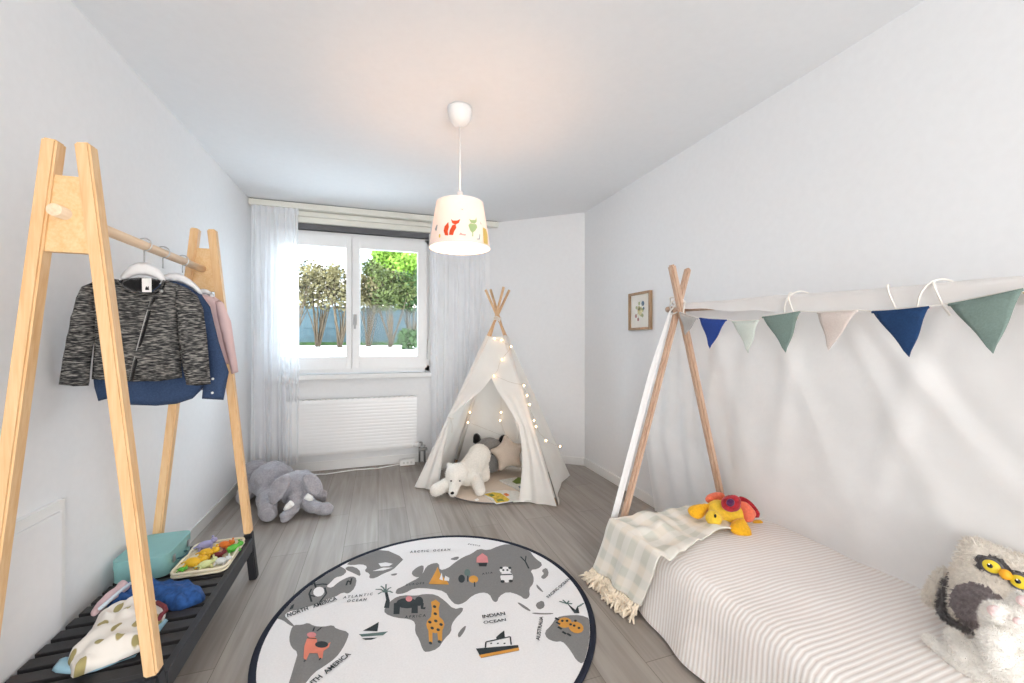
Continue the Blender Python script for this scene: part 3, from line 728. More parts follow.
toys = [((385, 215), 'toyp', 'lilac toy elephant at the back left of the tray', 1.25), ((555, 208), 'toyo', 'orange toy animal at the back of the tray', 1.1), ((625, 238), 'toyg', 'green toy crocodile by the right rim of the tray', 1.1),
        ((400, 285), 'toyy', 'yellow toy giraffe lying in the middle of the tray', 1.3), ((285, 365), 'toyy', 'yellow toy lion at the front left of the tray', 1.35), ((490, 292), 'toyr', 'dark red toy animal in the middle of the tray', .9),
        ((390, 375), 'toyl', 'pale lime toy at the front of the tray', 1.1), ((520, 345), 'toyw', 'pale grey toy at the right front of the tray', 1.0), ((185, 405), 'toyg', 'small green toy at the front left corner of the tray', .6)]
for i, (q, mt, lb, s) in enumerate(toys):
    p = onz(*zt(*q), BT+.026); p.z = BT+.0085; rnd = random.Random(i); a = rnd.uniform(-.5, .6); s *= 1.28
    b = BM(); R = Matrix.Rotation(a, 3, 'Z')
    def T(x, y, z): return p+R @ V((x*s, y*s, z*s))
    ell(b, T(0, 0, .012), (.020*s, .011*s, .0115*s), rot=R, u=12, v=8)
    ell(b, T(.022, .004, .018), (.009*s, .008*s, .008*s), rot=R, u=10, v=7)
    tube(b, [T(.012, .003, .015), T(.022, .004, .018)], .006*s, 6)
    for lx, ly in ((-.012, -.012), (.012, -.012), (-.012, .012), (.012, .012)): tube(b, [T(lx, ly*.5, .01), T(lx*1.3, ly*1.4, .004)], .0038*s, 6)
    tube(b, [T(-.018, 0, .014), T(-.030, .002, .008)], .002*s, 5)
    ell(b, T(.020, -.004, .027), .0035*s, u=6, v=5); ell(b, T(.020, .011, .027), .0035*s, u=6, v=5)
    tag(finish('toy_animal', b, M[mt], smooth=True), lb, 'toy', 'toys in the tray')
def zb(x, y): return (40+x/4.19, 520+y/4.19)
def pile(name, poly, z, T, R, mat, label, cat, group=None, wr=.012, seed=0, step=.012, parent=None, ws=22):
    q = []
    for p in poly:
        c = onz(*zb(*p), z+T*.4); q.append((c.x, c.y))
    b = BM(); inflate(b, smooth_poly(q, 1), T, R, step, (V((0, 0, z)), V((1, 0, 0)), V((0, 1, 0)), V((0, 0, 1))), back=.02, wrinkle=wr, wscale=ws, seed=seed)
    o = finish(name, b, mat, parent)
    return tag(o, label, cat, group) if label else o
G = 'folded clothes on the bench'
bt_ = pile('blue_trousers', [(330, 300), (380, 262), (470, 250), (560, 262), (650, 262), (695, 290), (690, 320), (640, 340), (570, 365), (520, 350), (440, 340), (380, 350), (300, 372), (260, 390), (290, 340)], BT+.0005, .045, .05, M['denimb'], 'crumpled bright blue trousers behind the leaf-print muslin', 'trousers', G, .030, 4, .010, None, 30)
pk = pile('pink_shirt', [(210, 375), (240, 345), (290, 300), (330, 262), (370, 255), (382, 272), (330, 310), (280, 345), (240, 388), (215, 395)], BT+.045, .022, .02, M['pinkjer'], 'folded dusty pink shirt lying on the left edge of the blue trousers', 'shirt', G, .006, 8)
b = BM(); tube(b, [onz(*zb(x, y), BT+.064) for x, y in ((250, 372), (300, 328), (345, 290), (378, 266))], .006, 6); finish('sleeve_stripe', b, M['paleblue'], pk)
lbp = pile('light_blue_shirt', [(45, 632), (60, 600), (95, 570), (150, 575), (300, 600), (440, 540), (530, 425), (540, 412), (505, 405), (440, 450), (420, 560), (330, 590), (200, 640), (130, 640)], BT+.0005, .012, .02, M['ltblue'], 'light blue shirt showing under the leaf-print muslin', 'shirt', G, .003, 10)
mu = pile('leaf_print_muslin', [(112, 572), (130, 530), (180, 490), (215, 440), (245, 395), (300, 365), (360, 338), (430, 325), (500, 338), (530, 360), (525, 395), (495, 420), (455, 460), (440, 520), (350, 560), (260, 590), (170, 630), (128, 642), (130, 600)], BT+.013, .042, .05, M['leafcloth'], 'ivory muslin cloth printed with olive leaves, crumpled on the near end of the bench', 'cloth', G, .026, 14, .010, None, 26)
b = BM(); tube(b, [onz(*zb(x, y), BT+.05) for x, y in ((490, 345), (520, 362), (528, 380), (510, 395), (500, 415))], .007, 6); finish('trim', b, M['maroon'], mu)
# ================================================================ round map rug
RC = V((-.339, 1.794)); 
_rc = CAMR*(-.339)+CAMF*1.794; RCX, RCY = _rc.x, _rc.y; RR = .697; RI = .672
b = BM()
def disc(b, r, z, mi, n=96):
    vs = [b.verts.new((RCX+r*cos(2*pi*i/n), RCY+r*sin(2*pi*i/n), z)) for i in range(n)]; f = b.faces.new(vs); f.material_index = mi; return vs
lo = disc(b, RI, .001, 0); hi = disc(b, RI, .008, 0)
for i in range(96): b.faces.new((lo[i], lo[(i+1) % 96], hi[(i+1) % 96], hi[i]))
def z5(x, y): return (240+x/4.19, 520+y/4.19)
def z6(x, y): return (400+x/4.19, 520+y/4.19)
FC = [0]
def flat(poly, zz, mi, layer, clip=True):
    out = []; FC[0] += 1; poly = smooth_poly(poly, 1) if layer == 1 else poly; layer = layer+FC[0]*.012
    for q in poly:
        p = onz(*zz(*q), .008); d = V((p.x-RCX, p.y-RCY))
        if d.length > RI-.001: d *= (RI-.001)/d.length
        out.append(V((RCX+d.x, RCY+d.y, .008+.0005*layer)))
    tri = tessellate_polygon([out]); vs = [b.verts.new(p) for p in out]
    for t in tri:
        try: f = b.faces.new([vs[i] for i in t]); f.material_index = mi
        except ValueError: continue
        if f.calc_area() > 0:
            f.normal_update()
            if f.normal.z < 0: f.normal_flip()
def line(pts, zz, w, mi, layer):
    P = [onz(*zz(*q), .008) for q in pts]
    for a, c in zip(P, P[1:]):
        d = (c-a).normalized(); s = V((-d.y, d.x, 0))*w; FC[0] += 1; z = V((0, 0, .0005*(layer+FC[0]*.012)))
        f = b.faces.new([b.verts.new(p+z) for p in (a-s, c-s, c+s, a+s)]); f.material_index = mi
GR, SL, CO, OC, PK, TL = 1, 2, 3, 4, 5, 6
def rimpath(pts): return pts
flat([(130, 415), (150, 385), (200, 330), (300, 250), (400, 190), (425, 196), (450, 213), (430, 235), (400, 240), (380, 262), (360, 280), (385, 285), (410, 262), (440, 245), (470, 235), (490, 245), (482, 285), (455, 310), (430, 303), (400, 322), (370, 330), (340, 345), (300, 360), (250, 374), (200, 385), (185, 402), (205, 420), (225, 440), (232, 450), (205, 440), (180, 420), (150, 412)], z5, GR, 1)
flat([(435, 205), (460, 192), (500, 205), (507, 238), (480, 225)], z5, GR, 1)
flat([(440, 185), (520, 140), (600, 120), (690, 160), (665, 185), (640, 210), (600, 225), (565, 245), (540, 245), (545, 225), (520, 215), (535, 195), (510, 185), (470, 190)], z5, GR, 1)
flat([(580, 183), (610, 178), (640, 184), (625, 194), (590, 196)], z5, 0, 2); flat([(555, 215), (600, 200), (640, 200), (600, 212)], z5, 0, 2)
flat([(630, 228), (660, 222), (655, 232), (635, 234)], z5, GR, 1)
flat([(225, 440), (260, 440), (285, 430), (310, 445), (350, 448), (390, 440), (402, 456), (458, 470), (450, 500), (430, 540), (400, 580), (350, 615), (310, 640), (262, 700), (240, 760), (200, 790), (190, 740), (203, 690), (215, 650), (230, 600), (243, 555), (215, 535), (205, 500), (213, 460)], z5, GR, 1)
flat([(-65, 370), (-30, 330), (10, 315), (70, 318), (100, 310), (150, 312), (190, 340), (225, 375), (265, 365), (262, 385), (235, 410), (215, 440), (215, 470), (185, 500), (160, 540), (110, 556), (95, 545), (80, 500), (62, 470), (65, 430), (40, 415), (-20, 410), (-65, 392)], z6, GR, 1)
flat([(240, 480), (258, 455), (278, 440), (272, 465), (248, 497)], z6, GR, 1)
flat([(-20, 312), (-15, 290), (10, 280), (40, 262), (75, 245), (95, 225), (110, 195), (135, 182), (163, 180), (166, 212), (200, 203), (230, 178), (265, 155), (300, 142), (330, 120), (370, 128), (410, 110), (450, 100), (500, 110), (540, 125), (565, 160), (600, 185), (580, 205), (545, 210), (560, 235), (560, 265), (540, 290), (545, 320), (525, 335), (500, 315), (450, 300), (415, 320), (407, 345), (390, 342), (375, 310), (345, 303), (305, 315), (270, 348), (235, 357), (210, 335), (190, 300), (130, 288), (60, 285), (20, 308)], z6, GR, 1)
flat([(45, 222), (70, 198), (98, 188), (100, 208), (88, 240), (62, 240)], z6, GR, 1)
flat([(235, 170), (205, 165), (240, 152), (250, 158)], z6, GR, 1)
flat([(592, 212), (615, 198), (625, 228), (604, 250), (588, 240), (605, 225)], z6, GR, 1); flat([(570, 268), (582, 278), (602, 302), (594, 302), (574, 285)], z6, GR, 1)
flat([(488, 345), (505, 348), (545, 375), (548, 385), (520, 372)], z6, GR, 1); flat([(555, 388), (600, 391), (642, 390), (642, 395), (600, 397), (555, 394)], z6, GR, 1); flat([(565, 352), (600, 335), (608, 365), (580, 378)], z6, GR, 1)
flat([(605, 470), (635, 440), (655, 408), (700, 400), (755, 398), (800, 415), (820, 440), (815, 510), (790, 570), (765, 605), (740, 590), (722, 560), (705, 535), (680, 508), (650, 512), (615, 497)], z6, GR, 1)
# palm and elephant in Africa
flat([(603, 370), (612, 335), (606, 302), (617, 300), (628, 340), (625, 370)], z5, SL, 3)
for e in ((568, 292), (578, 312), (590, 278), (612, 270), (634, 284), (640, 306)): line([(611, 304), ((611+e[0])/2, (304+e[1])/2-6), e], z5, .0035, TL, 3)
flat(el(700, 350, 46, 22), z5, SL, 3); flat(el(750, 342, 18, 20), z5, SL, 3); flat([(645, 350), (672, 345), (668, 396), (643, 396)], z5, SL, 3); flat([(720, 350), (745, 350), (745, 392), (718, 392)], z5, SL, 3)
flat([(755, 340), (770, 350), (768, 368), (778, 366), (776, 376), (758, 374)], z5, SL, 3); flat(el(708, 332, 14, 12), z5, PK, 4)
# giraffe
flat([(130, 345), (150, 335), (168, 350), (162, 372), (166, 420), (128, 430), (134, 372)], z6, OC, 3); flat(el(148, 440, 38, 36), z6, OC, 3)
flat([(118, 450), (136, 460), (136, 520), (122, 515)], z6, OC, 3); flat([(155, 460), (178, 450), (176, 508), (160, 510)], z6, OC, 3)
for x, y in ((125, 430), (150, 425), (172, 440), (135, 455), (160, 462), (145, 365), (148, 395), (128, 518), (165, 512)): flat(el(x, y, 8, 6, .4, 8), z6, SL, 4)
# llama
flat([(280, 500), (302, 480), (322, 500), (322, 532), (345, 537), (380, 513), (372, 535), (350, 550), (345, 582), (332, 582), (325, 560), (290, 560), (277, 590), (266, 580), (270, 530)], z5, CO, 3)
flat(el(300, 483, 20, 11), z5, PK, 4); flat(el(342, 524, 28, 14), z5, SL, 4); line([(306, 468), (312, 452)], z5, .003, SL, 4); line([(322, 468), (342, 452)], z5, .003, SL, 4)
line([(275, 588), (268, 596)], z5, .003, SL, 4); line([(338, 580), (332, 590)], z5, .003, SL, 4); line([(283, 497), (320, 500)], z5, .002, SL, 5)
# sailing boat
flat([(515, 465), (548, 448), (582, 428), (576, 468)], z5, SL, 2); flat([(498, 480), (545, 476), (620, 468), (600, 484), (510, 490)], z5, TL, 2); flat([(510, 497), (575, 494), (550, 503), (525, 503)], z5, SL, 2)
# ship
flat([(318, 540), (495, 525), (500, 548), (340, 580)], z6, SL, 2); flat([(330, 568), (498, 536), (499, 548), (340, 579)], z6, OC, 3)
line([(358, 536), (360, 512), (462, 490), (466, 524)], z6, .003, SL, 2); flat([(403, 492), (418, 478), (437, 464), (440, 496), (404, 503)], z6, SL, 2)
for x in (378, 406, 434): line([(x, 520), (x+8, 518)], z6, .003, SL, 3)
# polar bear in North America, panda, pink hut, fox, trees in Asia
flat(el(330, 302, 24, 20, -.4), z5, 0, 3)
line([(300, 290), (290, 310), (300, 345)], z5, .004, SL, 4); line([(355, 285), (362, 310), (335, 345)], z5, .004, SL, 4); line([(312, 275), (345, 270), (365, 272)], z5, .004, SL, 4); line([(292, 318), (315, 322)], z5, .004, SL, 4); line([(300, 275), (310, 262), (318, 285)], z5, .004, SL, 4)
flat(el(447, 240, 27, 24), z6, 0, 3); flat(el(441, 212, 24, 15), z6, 0, 4); flat(el(424, 203, 7, 5), z6, SL, 5); flat(el(460, 203, 7, 5), z6, SL, 5)
flat(el(433, 212, 5, 4), z6, SL, 5); flat(el(450, 212, 5, 4), z6, SL, 5); line([(422, 232), (470, 230)], z6, .005, SL, 5); flat(el(430, 260, 9, 6), z6, SL, 5); flat(el(464, 258, 9, 6), z6, SL, 5)
flat([(320, 180), (322, 158), (345, 140), (366, 155), (370, 180)], z6, PK, 3); flat([(328, 182), (366, 180), (362, 196), (332, 196)], z6, SL, 3)
flat([(120, 270), (145, 225), (158, 198), (168, 225), (200, 262), (205, 272)], z6, OC, 3); flat([(165, 250), (175, 222), (180, 255)], z6, 0, 4); flat([(185, 255), (190, 235), (207, 245), (205, 258)], z6, 0, 4)
flat(el(258, 248, 14, 17), z6, SL, 3); flat(el(282, 222, 13, 15), z6, TL, 3); line([(284, 235), (284, 260)], z6, .003, SL, 3); flat(el(308, 250, 20, 16), z6, OC, 3); line([(312, 262), (313, 282)], z6, .003, SL, 4)
line([(505, 155), (525, 175), (540, 205)], z6, .004, SL, 3); line([(525, 175), (528, 152)], z6, .003, SL, 3)
line([(445, 275), (452, 255), (462, 262)], z5, .004, SL, 2); line([(462, 272), (468, 245)], z5, .004, SL, 2); flat([(205, 378), (215, 360), (228, 352), (222, 372)], z5, SL, 2)
# koala-like animals and palm in Australia
flat(el(690, 432, 30, 22), z6, OC, 3); flat(el(738, 452, 32, 24, .3), z6, OC, 3)
for x, y in ((680, 425), (700, 425), (715, 440), (730, 445), (750, 455), (735, 425)): flat(el(x, y, 6, 5), z6, SL, 4)
for x, y in ((655, 430), (662, 450), (680, 470), (700, 478), (650, 412)): line([(x, y), (x+16, y+10)], z6, .005, SL, 4)
flat([(700, 350), (735, 378), (745, 360), (752, 392), (730, 392)], z6, SL, 2)
for e in ((668, 342), (682, 336), (708, 340), (722, 352), (770, 350), (760, 358)): line([(700 if e[0] < 730 else 745, 352 if e[0] < 730 else 365), e], z6, .0035, TL, 2)
def text(s, zz, p0, p1, hscale=1.0, layer=5):
    cu = bpy.data.curves.new('lettering', 'FONT'); cu.body = s; cu.offset = .022
    o = bpy.data.objects.new('lettering', cu); COL.objects.link(o); dg = bpy.context.evaluated_depsgraph_get(); ev = o.evaluated_get(dg); me = ev.to_mesh()
    P = [v.co.copy() for v in me.vertices]; FS = [list(p.vertices) for p in me.polygons]; ev.to_mesh_clear()
    bpy.data.objects.remove(o); bpy.data.curves.remove(cu)
    w = max(p.x for p in P); a = onz(*zz(*p0), .008); c = onz(*zz(*p1), .008); d = c-a; k = d.length/w; d.normalize(); up = V((-d.y, d.x, 0))
    vs = [b.verts.new(a+d*p.x*k+up*p.y*k*hscale+V((0, 0, .0005*(layer+FC[0]*.012)))) for p in P]
    for f in FS:
        try: g = b.faces.new([vs[i] for i in f]); g.material_index = SL
        except ValueError: pass
text('A R C T I C    O C E A N', z6, (42, 140), (210, 130), 1.5)
text('NORTH   AMERICA', z5, (198, 410), (408, 336), 1.7)
text('A T L A N T I C', z5, (432, 332), (555, 317), 1.3); text('O C E A N', z5, (447, 347), (528, 340), 1.3)
text('SOUTH  AMERICA', z5, (256, 735), (466, 566), 1.3)
text('A F R I C A', z5, (690, 415), (778, 408), 1.3); text('E U R O P E', z5, (695, 278), (772, 270), 1.2); text('A S I A', z6, (345, 232), (390, 226), 1.2)
text('INDIAN', z6, (345, 415), (442, 400), 1.0); text('OCEAN', z6, (350, 438), (445, 425), .8)
text('AUSTRALIA', z6, (585, 508), (600, 408), .8); text('PACIFIC OCEAN', z6, (622, 330), (712, 252), .8); text('R U S S I A', z6, (283, 105), (335, 113), 1.2)
rug = tag(finish('map_rug', b, [M['rugw'], M['rugg'], M['rugd'], M['rugc'], M['rugo'], M['rugp'], M['rugt']], recalc=False), 'round white rug printed with a grey world map and animals, dark binding', 'rug')
b = BM(); n = 96; rings = []
for i in range(n):
    a = 2*pi*i/n; rings.append([b.verts.new((RCX+(RR-.0135+.0135*cos(t))*cos(a), RCY+(RR-.0135+.0135*cos(t))*sin(a), .0062+.0055*sin(t))) for t in [2*pi*k/8 for k in range(8)]])
for i in range(n):
    for k in range(8): f = b.faces.new((rings[i][k], rings[(i+1) % n][k], rings[(i+1) % n][(k+1) % 8], rings[i][(k+1) % 8])); f.smooth = True
finish('binding', b, M['rugn'], rug)['label'] = 'dark navy binding'

# ================================================================ teepee
FLt, FRt = V((.29, 3.41, 0)), V((1.236, 2.69, 0)); BRt = V((1.62, 3.27, 0)); BLt = V((.72, 3.97, 0))
ctr = (FLt+FRt+BRt+BLt)/4; AP = V((ctr.x, ctr.y-.01, 1.40))
tp = thing('teepee', 'white canvas play teepee on wooden poles standing in the corner', 'teepee', (ctr.x, ctr.y, 0))
offs = {0: V((-.012, -.012, 0)), 1: V((.014, -.010, 0)), 2: V((.012, .014, 0)), 3: V((-.014, .012, 0))}
tops = [(487.5, 288.5), (0, 0), (0, 0), (0, 0)]
for i, f in enumerate((FLt, FRt, BRt, BLt)):
    a = f.lerp(V((ctr.x, ctr.y, 0)), .03)+V((0, 0, .01)); x = AP+offs[i]; d = (x-a).normalized(); e = x+d*(.265+.015*(i % 2))
    b = BM(); tube(b, [a, e], .0115, 10); finish('pole', b, M['bamb'], tp)
b = BM()
for k in range(3): tube(b, [AP+V((.034*cos(t), .034*sin(t), -.02+.012*k+.01*sin(2*t))) for t in [2*pi*j/16 for j in range(17)]], .004, 6)
finish('lashing_cord', b, M['hemc'], tp)
TT = .885
def facept(P, Q, s, t): return P.lerp(Q, s).lerp(AP, t)
def nrm(P, Q):
    n = (Q-P).cross(AP-P).normalized()
    return n if n.dot(P+Q-2*V((ctr.x, ctr.y, 0))) > 0 else -n
# back, left and right walls
for P, Q, nm, dp in ((FRt, BRt, 'side_panel', .0), (BRt, BLt, 'back_panel', .0), (BLt, FLt, 'side_panel', .0)):
    n = nrm(P, Q); b = BM()
    surf(b, lambda u, v: facept(P, Q, u, v*TT)+n*(.013-.045*sin(pi*u)*(1-v)+.006*sin(u*17+v*5)*(1-v))+V((0, 0, .004+(.035*sin(pi*u) if v == 0 else 0))), 20, 24)
    finish(nm, b, M['canvas'], tp, recalc=False)
n = nrm(FLt, FRt); TO = .64
def interp(x, pts):
    for (a, fa), (c, fc) in zip(pts, pts[1:]):
        if x <= c: k = (x-a)/(c-a); return fa+(fc-fa)*k
    return pts[-1][1]
sL = [(0, .20), (.2, .13), (.40, .06), (.46, .12), (.52, .24), (.58, .38), (TO, .5)]
sR = [(0, .76), (.2, .83), (.38, .87), (.44, .82), (.50, .74), (.58, .60), (TO, .5)]
b = BM()
surf(b, lambda u, v: facept(FLt, FRt, u, TO+(TT-TO)*v)+n*(.014-.01*sin(pi*u)), 16, 8)
finish('front_panel', b, M['canvas'], tp, recalc=False)
for side, S in ((0, sL), (1, sR)):
    b = BM()
    def fn(u, v):
        t = TO*v; e = interp(t, S); s = e*u if side == 0 else 1-(1-e)*u
        fold = .020*sin(u*14+side)*(1-v)*(.3+u)+.03*exp(-((t-.40)/.07)**2)*u
        drop = V((0, 0, .005))
        if side == 1: drop += V((.0, .0, 0))
        return facept(FLt, FRt, s, t)+n*(.014+fold*(1 if t < .55 else .3))+drop
    surf(b, fn, 24, 36); fl = finish('door_flap', b, M['canvas'], tp, recalc=False)
    b = BM(); c = facept(FLt, FRt, interp(.40, S), .40)+n*.045
    tube(b, [c+V((-.02, 0, .01)), c+V((0, -.01, 0)), c+V((.02, 0, -.004))], .006, 6); tube(b, [c, c+V((.01, -.012, -.06)), c+V((.005, -.012, -.12))], .003, 6); finish('tie', b, M['hemc'], fl)
# seams along the front poles
for i, P in enumerate((FLt, FRt, BRt, BLt)):
    a_ = P.lerp(V((ctr.x, ctr.y, 0)), .03)+V((0, 0, .01)); x_ = AP+offs[i]; b = BM(); tube(b, [a_.lerp(x_, .03), a_.lerp(x_, TT+.005)], .0175, 10); finish('pole_sleeve', b, M['canvas'], tp)
b = BM(); box(b, (0, 0, 0), (.03, .002, .02)); bmesh.ops.transform(b, matrix=Matrix.Translation(onz(476, 501, .012)) @ Matrix.Rotation(.4, 4, 'Z') @ Matrix.Rotation(-1.2, 4, 'X'), verts=b.verts); lbl = b
MC = V((.955, 3.315, 0)); mt = thing('play_mat', 'round oatmeal play mat with dark edge on the teepee floor', 'mat', MC)
finish('care_label', lbl, M['whitef'], mt)
b = BM(); lathe(b, [(.001, .001), (.455, .001), (.46, .006), (.455, .011), (.001, .011)], MC, 56); finish('pad', b, M['matc'], mt)
b = BM(); tube(b, [MC+V((.46*cos(a), .46*sin(a), .0075)) for a in [2*pi*i/56 for i in range(57)]], .0042, 6); finish('edge_piping', b, M['dark'], mt)
def zm(x, y): return (410+x/6.02, 420+y/6.02)
def slab(b, poly, z, h, mi=0): prism(b, [onz(*zm(*q), z) for q in poly], (0, 0, h), mi)
bk = thing('picture_book', 'open yellow-green picture book lying at the front of the play mat', 'book', onz(*zm(560, 455), .011), 'picture books on the mat')
b = BM(); slab(b, [(435, 445), (548, 427), (620, 490), (520, 508)], .0125, .006); finish('left_page', b, M['bookw'], bk)
b = BM(); slab(b, [(552, 427), (640, 430), (770, 487), (624, 496)], .0125, .006); finish('right_page', b, M['bookw'], bk)
b = BM()
for q, mi in (([(445, 446), (500, 435), (545, 440), (600, 478), (590, 490), (520, 500), (500, 470), (470, 458)], 2), ([(470, 450), (495, 444), (510, 455), (490, 462)], 0), ([(520, 480), (550, 474), (570, 485), (530, 492)], 0), ([(560, 445), (580, 440), (600, 452), (580, 460)], 1)): slab(b, q, .0187+.0007*(mi != 2), .0006, mi)
finish('illustration', b, [M['bookg'], M['toyo'], M['booky']], bk)
bk = thing('picture_book', 'picture book with a green and white cover half under the right door flap', 'book', onz(*zm(640, 390), .011), 'picture books on the mat')
b = BM(); slab(b, [(538, 368), (640, 350), (745, 440), (700, 450)], .0125, .010); finish('cover', b, M['bookw'], bk)
b = BM(); slab(b, [(615, 372), (650, 345), (700, 352), (700, 380), (640, 385)], .023, .0008); slab(b, [(650, 400), (680, 398), (700, 415), (670, 418)], .023, .0008, 1); finish('illustration', b, [M['bookg'], M['g2']], bk)

# string lights
fl = thing('string_lights', 'warm white fairy lights wound around the teepee canvas', 'string lights', (ctr.x, ctr.y, 1.3))
bul = [(494.5, 338), (501.5, 339.6), (511, 346), (502, 359), (494, 375.5), (524, 385), (527, 395), (529.5, 404), (534, 420), (536, 426), (546, 440), (560, 446)]
fp = FLt+n*.032; pts3 = [onp(x, y, fp, n) for x, y in bul]
nr = nrm(FRt, BRt); pts3[-1] = onp(560, 446, FRt+nr*.03, nr)
wp = []
for i in range(len(pts3)-1):
    for k in range(4):
        q = pts3[i].lerp(pts3[i+1], k/4); q += n*.002+V((.006*sin(i*3+k*2), 0, -.012*sin(pi*k/4))); wp.append(q)
wp.append(pts3[-1]); wp += [pts3[-1]+nr*.01+V((.05, .08, -.02)), pts3[-1]+nr*.004+V((.09, .14, -.05))]
b = BM(); tube(b, wp, .0012, 5); finish('wire', b, M['wire'], fl)
nb_ = nrm(BRt, BLt); inner = [onp(x, y, BRt-nb_*.06, nb_) for x, y in ((501, 412), (500, 420), (506, 437), (470, 412), (468, 422))]
b = BM(); tube(b, [inner[3]+V((0, 0, .15)), inner[3], inner[4], inner[2], inner[1], inner[0], inner[0]+V((0, 0, .25))], .0012, 5); finish('wire', b, M['wire'], fl)
for p in pts3+inner:
    b = BM(); ell(b, p+V((0, 0, -.004)), (.0075, .0075, .0085), u=10, v=8); finish('bulb', b, M['fairy'], fl)

# ================================================================ plush toys in the teepee
def local(P): return V(P)
pb = thing('polar_bear_plush', 'white plush polar bear lying on its belly at the teepee door', 'plush bear', (.68, 3.25, .011))
hd = W(457, 474, 3.17); bd1 = W(468, 462, 3.30); bd2 = W(479, 456, 3.46)
bd1.z = .13; 
parts = [('e', bd1, (.112, .11, .10)), ('e', bd2, (.10, .11, .10)), ('c', bd1, .098, bd2, .098), ('e', hd, (.092, .088, .084)), ('c', hd, .075, bd1, .09)]
nose = W(453, 488, 3.06); nose.z = .060
parts += [('c', hd+V((0, 0, -.01)), .058, nose, .034)]
lp = W(436, 487, 3.10); lp.z = .062; rp = W(480, 486, 3.11); rp.z = .058
parts += [('c', bd1+V((-.04, 0, -.02)), .06, lp, .047), ('c', bd1+V((.05, -.02, -.02)), .055, rp, .043)]
hl = W(484, 468, 3.42); hl.z = .066; parts += [('c', bd2, .075, hl, .052)]
e1 = hd+CAMR*-.055+V((0, .03, .06)); e2 = hd+CAMR*.05+V((0, .03, .068)); parts += [('e', e1, .022), ('e', e2, .022)]
b = blob(parts, .007, 5); fur(b, 9000, .009, .0012, 3, sel=None); finish('body', b, M['wplush'], pb, recalc=False)
b = BM(); ell(b, nose+V((0, 0, .008))-CAMF*.035, (.014, .010, .011)); finish('nose', b, M['glossb'], pb)
for k in (-1, 1):
    b = BM(); ell(b, hd.lerp(nose, .45)+CAMR*(.033*k)+V((0, 0, .024))-CAMF*.044+CAMR*.008, .0065); finish('eye', b, M['glossb'], pb)
# star and cat-eared cushions
def cframe(px, py, Z, tilt=0, roll=0, yaw=0):
    o = W(px, py, Z); r = (CAMR*cos(yaw)+CAMF*sin(yaw)); f = -CAMF*cos(yaw)+CAMR*sin(yaw)
    u = UP*cos(tilt)-f*sin(tilt); nn = f*cos(tilt)+UP*sin(tilt)
    rr = r*cos(roll)+u*sin(roll); uu = u*cos(roll)-r*sin(roll); return (o, rr, uu, nn)
fr = cframe(508, 453.5, 3.52, .25, .18, -.1); pts = []
for i in range(10):
    a = pi/2+i*pi/5; r = .185 if i % 2 == 0 else .092; pts.append((r*cos(a), r*sin(a)))
b = BM(); inflate(b, smooth_poly(pts, 2), .05, .085, .014, fr, wrinkle=.004)
tag(finish('star_cushion', b, M['star']), 'beige star-shaped cushion leaning inside the teepee', 'cushion')
fr = cframe(489, 455, 3.66, .2, -.05)
ct = thing('raccoon_cushion', 'grey round cushion with black ears behind the polar bear', 'cushion', W(489, 455, 3.66))
b = BM(); inflate(b, el(0, 0, .165, .155, 0, 28), .06, .13, .016, fr); finish('body', b, M['racc'], ct)
for k in (-1, 1):
    b = BM(); inflate(b, smooth_poly([(k*.075, .12), (k*.15, .08), (k*.155, .17), (k*.125, .19), (k*.09, .17)], 1), .018, .03, .012, (fr[0]+fr[3]*.01, fr[1], fr[2], fr[3])); finish('ear', b, M['blackf'], ct)
    b = BM(); c = fr[0]+fr[1]*(k*.055-.02)+fr[2]*.02+fr[3]*.066; ell(b, c, (.012, .008, .012)); finish('eye', b, M['glossb'], ct)
    b = BM(); inflate(b, el(k*.06-.02, .02, .04, .03, k*.4, 16), .008, .02, .01, (fr[0]+fr[3]*.052, fr[1], fr[2], fr[3])); finish('eye_patch', b, M['greyf'], ct)
b = BM(); ell(b, fr[0]+fr[1]*-.02+fr[2]*-.03+fr[3]*.068, (.014, .01, .01)); finish('nose', b, M['blackf'], ct)

# ================================================================ elephant plush
et = thing('elephant_plush', 'large grey plush elephant sprawled on the floor by the left curtain', 'plush elephant', (-.55, 3.2, 0))
def E(px, py, Z, z=None):
    p = W(px, py, Z)
    if z is not None: p.z = z
    return p
body = E(272, 488, 3.05, .155); body2 = E(258, 492, 3.2, .14); head = E(297, 489, 2.92, .15)
parts = [('e', body, (.15, .16, .135)), ('e', body2, (.12, .13, .12)), ('e', head, (.125, .115, .12)),
         ('c', body+V((-.03, -.05, -.05)), .07, E(268, 511, 2.72, .062), .062),
         ('c', body2+V((-.04, 0, -.06)), .07, E(243, 503, 2.98, .055), .055),
         ('c', head+V((.02, -.03, -.06)), .06, E(318, 506, 2.80, .045), .043), ('e', E(326, 506, 2.80, .045), (.05, .045, .043)),
         ('c', head+V((.05, .05, -.03)), .06, E(322, 494, 3.02, .05), .046)]
b = blob(parts, .010, 5)
bmesh.ops.smooth_vert(b, verts=b.verts, factor=.3, use_axis_x=True, use_axis_y=True, use_axis_z=True)
for v in b.verts: 
    q = noise.noise(v.co*26)*.009+noise.noise(v.co*11)*.014-.006*abs(noise.noise(v.co*16+V((5, 1, 2)))); v.co += v.normal*q if v.normal.length else V()
fur(b, 5000, .007, .001, 5); finish('body', b, M['gplush'], et, recalc=False)
tp1 = head+V((.035, -.11, -.02)); b = blob([('c', head+V((.015, -.07, .0)), .055, E(292, 506, 2.74, .06), .042), ('c', E(292, 506, 2.74, .06), .042, E(285, 513, 2.69, .036), .034)], .008, 4)
for v in b.verts: v.co += v.normal*(.004*sin(v.co.z*150))
finish('trunk', b, M['gplush'], et, recalc=False)
